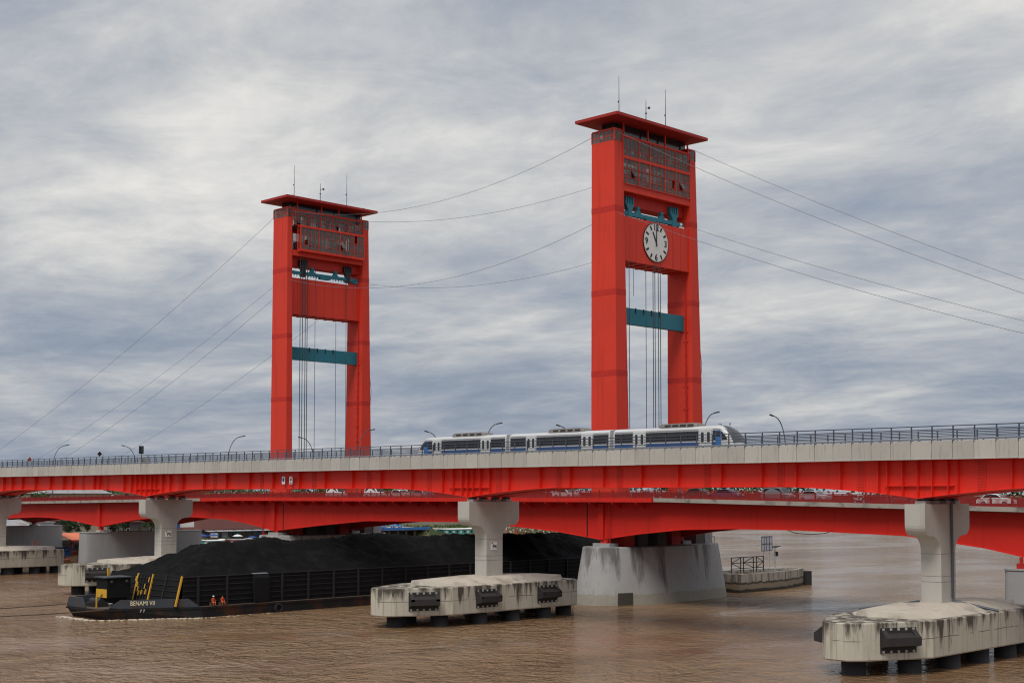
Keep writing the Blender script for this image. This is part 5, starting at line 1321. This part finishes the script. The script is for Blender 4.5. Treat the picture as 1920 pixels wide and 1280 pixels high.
# parasols, signs and posts in front of the market
def parasol(x, y, z, r, mt, lab):
    t = thing('parasol', (x, y, z), lab, 'parasol', 'market parasols on the far bank')
    MB().tube([(x, y, z), (x, y, z + 2.3)], .04, 6).build('pole', 'bolt_white', t)
    q = MB(); q.loft([[(x + r * math.cos(k * .7854), y + r * math.sin(k * .7854), z + 1.9) for k in range(8)], [(x + r * .55 * math.cos(k * .7854), y + r * .55 * math.sin(k * .7854), z + 2.25) for k in range(8)], [(x + .05 * math.cos(k * .7854), y + .05 * math.sin(k * .7854), z + 2.45) for k in range(8)]]); q.build('canopy', mt, t)
for x, y, r, mt, lab in ((-350.5, 226.5, 1.7, 'tarp_blue', 'blue parasol nearest the slab pier in front of the market'), (-351, 230.6, 1.7, 'tarp_blue', 'second blue parasol in front of the market'), (-351, 239.0, 1.6, 'white_paint', 'white parasol between the blue ones and the red notice'), (-352, 245.0, 1.5, 'tarp_blue', 'blue parasol left of the red notice')):
    parasol(x, y, gz(x, y), r, mt, lab)
def board(x, y, z0, w_, h_, zb, mt, lab, txt=None, tcol='black_paint', ts=.6, postm='boat_wood'):
    t = thing('notice_board', (x, y, z0), lab, 'sign')
    for s in (-.4, .4): MB().tube([(x - .06, y + s * w_, z0), (x - .06, y + s * w_, zb + h_)], .06, 6).build('post', postm, t)
    bd = MB().box(x, x + .06, y - w_ / 2, y + w_ / 2, zb, zb + h_).build('board', mt, t)
    if txt: inst('lettering', text_mesh(txt, ts, tcol, .01), (x + .075, y, zb + h_ / 2), bd, FACE_PX)
    return t
board(-353, 232.0, 1.6, 2.4, 1.3, 3.0, 'white_paint', 'white notice board with dark lines in front of the market')
board(-352, 250.5, 1.7, 4.2, 1.5, 2.3, 'boat_red', 'wide dark red notice board near the two red posts')
t = board(-350, 217.6, 1.4, 1.6, 2.4, 6.0, 'train_blue', 'blue parking sign beside the left hammerhead pier', 'P', 'white_paint', 1.9)
board(-350.5, 221.2, 1.4, 4.6, 1.7, 6.3, 'white_paint', 'white lettered board right of the blue parking sign')
for y, lab in ((255.0, 'left of two red posts with white round tops'), (256.6, 'right of two red posts with white round tops')):
    t = thing('mooring_post', (-348.5, y, 0), lab, 'post', 'pair of red mooring posts')
    MB().tube([(-348.5, y, -1), (-348.5, y, 4.6)], .2, 10).build('shaft', 'boat_red', t); MB().ball((-348.5, y, 4.8), .34, 8).build('cap_ball', 'white_paint', t)
t = thing('stall_tent', (-356, 265, 2), 'blue sided tent with pale canopy right of the market hall', 'tent')
MB().hexa([(-359, 261, 5.4), (-353, 261, 4.6), (-353, 271, 4.6), (-359, 271, 5.4), (-359, 261, 5.5), (-353, 261, 4.7), (-353, 271, 4.7), (-359, 271, 5.5)]).build('canopy', 'white_paint', t)
MB().box(-353.2, -353.1, 261, 271, 2.0, 4.6).build('side_sheet', 'tarp_blue', t)
for y in (261.2, 270.8):
    for x in (-358.8, -353.3): MB().tube([(x, y, 1.5), (x, y, 4.9)], .07, 6).build('pole', 'bolt_white', t)
t = thing('stall_awning', (-352, 257, 2), 'flat orange awning on a thin post above the mooring posts', 'awning')
MB().hexa([(-356, 249, 6.9), (-352, 249, 6.5), (-352, 262, 6.5), (-356, 262, 6.9), (-356, 249, 7.0), (-352, 249, 6.62), (-352, 262, 6.62), (-356, 262, 7.0)]).build('canopy', 'roof_orange', t)
for y in (249.5, 261.5): MB().tube([(-353, y, 1.5), (-353, y, 6.6)], .08, 6).build('pole', 'boat_wood', t)
# quay with blue edge and pick-up
t = thing('quay', (-384, 306, 0), 'concrete quay with bright blue edge beam left of the green boat', 'quay')
MB().box(-396, -377.5, 284, 340, 2.9, 3.7).build('deck', 'pier_concrete', t)
MB().box(-377.45, -377.2, 296, 340, 3.0, 3.95).build('edge_beam', 'blue_bright', t)
for k in range(14): MB().tube([(-379, 286 + 4 * k, -2), (-379, 286 + 4 * k, 2.95)], .4, 10).build('pile', 'plaster_shade_dark', t)
MB().box(-395.9, -383, 285, 339, -2, 2.88).build('back_wall', 'plaster_shade_dark', t)
for k in range(11): MB().box(-377.9, -377.7, 296 + 4 * k, 296.2 + 4 * k, 3.71, 4.6).build('rail_post', 'yellow', t)
MB().box(-377.88, -377.72, 296, 338, 4.5, 4.6).build('handrail', 'plaster_cream', t)
vehicle('pickup', 'car_blue', (-382, 328, 3.7), R(80), 'light blue pickup parked on the quay', 'pickup')['group'] = 'vehicles on the quay'
t = thing('gate_kiosk', (-383, 321.7, 3.7), 'small blue kiosk on the quay left of the pickup', 'kiosk')
MB().box(-384.2, -381.8, 320.2, 323.2, 3.7, 6.2).build('wall', 'car_blue', t); MB().box(-384.4, -381.5, 319.9, 323.5, 6.2, 6.4).build('roof', 'roof_tin', t); MB().box(-381.8, -381.75, 321.0, 322.4, 4.6, 5.7).build('window', 'glass_dark', t)
# red landing pontoon on the grass bank
t = thing('landing_pontoon', (-346.5, 352, 0), 'orange red floating pontoon with frame posts below the grassy bank', 'pontoon')
MB().box(-350, -345, 340, 362, -.4, .55).build('float', 'roof_orange', t)
for y in (352, 356.6):
    for x in (-349.4, -345.6): MB().tube([(x, y, .5), (x, y, 3.7)], .13, 8).build('post', 'tail_red', t)
# grass on the bank
q = MB()
for k in range(9000):
    y = random.uniform(334, 432) if k < 6500 else random.uniform(150, 334); dd = 2.5 + random.random() ** 1.4 * 45
    for (ya, xa), (yb, xb) in zip(BANK, BANK[1:]):
        if ya <= y <= yb: xbk = xa + (xb - xa) * (y - ya) / (yb - ya)
    x = xbk - dd; z = gz(x, y) - .25; a = random.uniform(0, math.pi); s = random.uniform(.15, .45); h_ = random.uniform(.3, 1.0)
    q.add([(x - s * math.cos(a), y - s * math.sin(a), z), (x + s * math.cos(a), y + s * math.sin(a), z), (x + random.uniform(-.2, .2), y + random.uniform(-.2, .2), z + h_)], [(0, 1, 2)])
tag(q.build('bank_grass', 'grass_mat'), 'rough green grass and weeds covering the far bank', 'grass', kind='stuff')
q = MB()
for k in range(420):
    y = random.uniform(336, 428); dd = 2 + random.random() * 22
    for (ya, xa), (yb, xb) in zip(BANK, BANK[1:]):
        if ya <= y <= yb: xbk = xa + (xb - xa) * (y - ya) / (yb - ya)
    x = xbk - dd; z = gz(x, y) + .05; s = random.uniform(.1, .35)
    q.box(x - s, x + s, y - s * .7, y + s * .7, z - .2, z + s * .7, random.choice((0, 0, 1, 2)))
tag(q.build('bank_litter', ['white_paint', 'plaster_cream', 'boat_red']), 'scattered pale litter lying on the far bank', 'litter', kind='stuff')

# trees
def crown_mesh(name, mat, n, rx, ry, rz_, leaf, seed):
    rnd = random.Random(seed); q = MB()
    cl = [(rnd.uniform(-.75, .75) * rx, rnd.uniform(-.75, .75) * ry, rnd.uniform(-.75, .8) * rz_, rnd.uniform(.28, .5)) for _ in range(15)]
    for k in range(n):
        cxx, cyy, czz, cr_ = rnd.choice(cl)
        u = rnd.uniform(-1, 1); a = rnd.uniform(0, 2 * math.pi); rr = rnd.random() ** .4
        s_ = math.sqrt(1 - u * u)
        p = Vector((cxx + cr_ * rx * rr * s_ * math.cos(a), cyy + cr_ * ry * rr * s_ * math.sin(a), czz + cr_ * rz_ * rr * u))
        d1 = Vector((rnd.gauss(0, 1), rnd.gauss(0, 1), rnd.gauss(0, .6))).normalized(); d2 = d1.cross(Vector((rnd.gauss(0, 1), rnd.gauss(0, 1), rnd.gauss(0, 1)))).normalized()
        L = leaf * rnd.uniform(.6, 1.3)
        q.add([p - d1 * L, p + d2 * L * .5, p + d1 * L, p - d2 * L * .5], [(0, 1, 2, 3)])
    return q.mesh(name, mat)
def trunk_mesh(h_, seed):
    rnd = random.Random(seed); q = MB()
    q.tube([(0, 0, -.5), (.1, .05, h_ * .35), (-.05, .1, h_ * .7), (.1, 0, h_ * .98)], [.28, .22, .16, .07], 8)
    for k in range(6):
        a = k * 1.05 + rnd.random(); z0 = h_ * rnd.uniform(.38, .7)
        q.tube([(0, 0, z0), (math.cos(a) * h_ * .16, math.sin(a) * h_ * .16, z0 + h_ * .14), (math.cos(a) * h_ * .3, math.sin(a) * h_ * .3, z0 + h_ * .24)], [.12, .08, .03], 6)
    return q.mesh('trunk', 'bark', True)
CR = [crown_mesh('crown', 'leaf_dark', 2600, 4.2, 4.2, 3.2, .34, 1), crown_mesh('crown', 'leaf_mid', 2200, 3.6, 3.8, 3.4, .34, 2), crown_mesh('crown', 'leaf_dark', 2400, 5.0, 4.4, 3.0, .38, 3)]
TR = [trunk_mesh(7.0, 4), trunk_mesh(6.5, 5)]
def tree(x, y, s, k, label, group):
    z = gz(x, y) - .2
    t = thing('tree', (x, y, z), label, 'tree', group)
    tr_ = inst('trunk', TR[k % 2], (x, y, z), t, (0, 0, k), (s, s, s))
    inst('crown', CR[k % 3], (x, y, z + 6.4 * s), t, (0, 0, k * 1.7), (s, s, s * .95))
ORD = ('first', 'second', 'third', 'fourth', 'fifth', 'sixth', 'seventh')
for i, (x, y, s) in enumerate(((-366, 193, .62), (-368, 199, .74), (-364, 205, .68), (-370, 212, .80), (-366, 219, .66))):
    tree(x, y, s, i, ORD[i] + ' dark leafy tree from the left in the clump behind the slab pier', 'leafy trees behind the slab pier')
for i, (x, y, s) in enumerate(((-470, 205, 1.25), (-478, 218, 1.3), (-486, 232, 1.25), (-490, 244, 1.15), (-520, 280, 1.4))):
    tree(x, y, s, i + 1, ORD[i] + ' tree from the left showing above the red railing at far left', 'trees above the left railing')
for i, (x, y, s) in enumerate(((-404, 292, .66), (-402, 301, .62), (-404, 311, .7), (-401, 320, .6), (-405, 330, .72), (-402, 340, .62), (-405, 350, .66))):
    tree(x, y, s, i + 2, ORD[i] + ' green tree from the left in the row behind the blue edged quay', 'row of trees behind the quay')
# far wood on the other shore and further up the bank
q = MB(); rnd = random.Random(11)
SH = [(-1050, 800), (-760, 905), (-483, 1068), (-158, 1388), (400, 1950), (1400, 3000)]
def leafq(p, L):
    d1 = Vector((rnd.gauss(0, 1), rnd.gauss(0, 1), rnd.gauss(0, .7))).normalized(); d2 = d1.cross(Vector((rnd.gauss(0, 1), rnd.gauss(0, 1), rnd.gauss(0, 1)))).normalized()
    q.add([p - d1 * L, p + d2 * L * .6, p + d1 * L, p - d2 * L * .6], [(0, 1, 2, 3)])
for k in range(330):
    u = rnd.random() * (len(SH) - 1.001); i_ = int(u); f_ = u - i_; x = SH[i_][0] + (SH[i_ + 1][0] - SH[i_][0]) * f_; y = SH[i_][1] + (SH[i_ + 1][1] - SH[i_][1]) * f_
    x -= rnd.uniform(8, 40) * .5; y += rnd.uniform(8, 50); r_ = rnd.uniform(8, 15); hh = rnd.uniform(20, 34)
    for j_ in range(60): leafq(Vector((x + rnd.gauss(0, r_ * .5), y + rnd.gauss(0, r_ * .5), 3 + rnd.random() ** .7 * hh)), rnd.uniform(1.2, 2.6))
for k in range(170):
    x = rnd.uniform(-640, -425); y = rnd.uniform(262, 430); zg = gz(x, y); r_ = rnd.uniform(3, 6); hh = rnd.uniform(9, 16)
    for j_ in range(60): leafq(Vector((x + rnd.gauss(0, r_ * .5), y + rnd.gauss(0, r_ * .5), zg + rnd.random() ** .7 * hh)), rnd.uniform(.5, 1.1))
tag(q.build('far_wood', 'leaf_mid'), 'distant dark tree line along the far shores', 'wood', kind='stuff')

# ------------------------------------------------------------------ riders and pedestrians on the road bridge
def motorbike(x, y, paint, label, plabel, shirt):
    z = dz(x) - .1
    t = thing('motorbike', (x, y, z), label, 'motorbike', 'motorbikes on the road bridge', R(90), False)
    for yy, nm in ((-.62, 'wheel'), (.62, 'wheel')):
        q = MB()
        for k in range(14):
            a = k * math.pi / 7; q.bar((0, yy + .26 * math.cos(a), .29 + .26 * math.sin(a)), (0, yy + .26 * math.cos(a + .47), .29 + .26 * math.sin(a + .47)), .09)
        wh = q.build(nm, 'rubber', t); MB().tube([(-.03, yy, .29), (.03, yy, .29)], .2, 10).build('rim', 'tray_grey', wh)
    MB().loft([[(-.1, -.35, .45), (.1, -.35, .45), (.12, -.3, .72), (-.12, -.3, .72)], [(-.13, .0, .38), (.13, .0, .38), (.13, .0, .70), (-.13, .0, .70)], [(-.1, .75, .6), (.1, .75, .6), (.08, .75, .78), (-.08, .75, .78)]]).build('body', paint, t)
    MB().box(-.13, .13, -.1, .65, .72, .82).build('seat', 'black_paint', t)
    q = MB(); q.tube([(0, -.62, .3), (0, -.45, .95)], .05); q.tube([(-.3, -.42, 1.0), (.3, -.42, 1.0)], .025); q.build('handlebar', 'steel_grey', t)
    MB().ball((0, -.56, .85), .1, 8).build('headlight', 'light_lens', t)
    person((x - .18, y, z), R(90), 'ride', shirt, 'jean', plabel, 'car_black', 'riders on the road bridge')
motorbike(-125.2, 156.6, 'car_red', 'red motorbike just right of the clock tower foot', 'rider in pale shirt just right of the clock tower foot', 'shirt_b')
motorbike(-121.0, 156.4, 'car_black', 'black motorbike in front of the black car', 'rider in dark shirt in front of the black car', 'shirt_a')
motorbike(-92.5, 156.6, 'car_white', 'white motorbike left of the red car', 'rider in pale shirt left of the red car', 'shirt_b')
motorbike(-174.0, 156.6, 'car_blue', 'blue motorbike on the lift span right of the silver car', 'rider in dark shirt on the lift span', 'shirt_a')
person((-127.7, 153.75, dz(-127.7)), R(90), 'walk', 'shirt_a', 'shirt_b', 'person in dark shirt and pale trousers walking by the railing', None, 'people walking on the road bridge')
person((-124.6, 153.7, dz(-124.6)), R(-90), 'stand', 'shirt_b', 'jean', 'person in pale shirt standing at the railing right of the clock tower', None, 'people walking on the road bridge')

# floating clump of water plants in the foreground
t = thing('floating_plants', (-79.5, 73.0, 0), 'small green clump of floating water plants in the foreground', 'water plants')
rnd = random.Random(3)
for k in range(26):
    a, r_ = rnd.uniform(0, 6.28), rnd.random() ** .6 * .75
    x, y = -79.5 + r_ * math.cos(a), 73.0 + r_ * math.sin(a); h_ = rnd.uniform(.08, .28); w_ = rnd.uniform(.06, .12); b_ = rnd.uniform(0, 6.28)
    q = MB(); c, s_ = math.cos(b_), math.sin(b_)
    q.add([(x, y, 0), (x + w_ * c, y + w_ * s_, h_ * .6), (x + .1 * c - w_ * s_, y + .1 * s_ + w_ * c, h_ * .8), (x + .16 * c, y + .16 * s_, h_), (x + .1 * c + w_ * s_, y + .1 * s_ - w_ * c, h_ * .8)], [(0, 2, 3, 4), (0, 1, 2)])
    q.build('leaf', 'grass_mat', t)
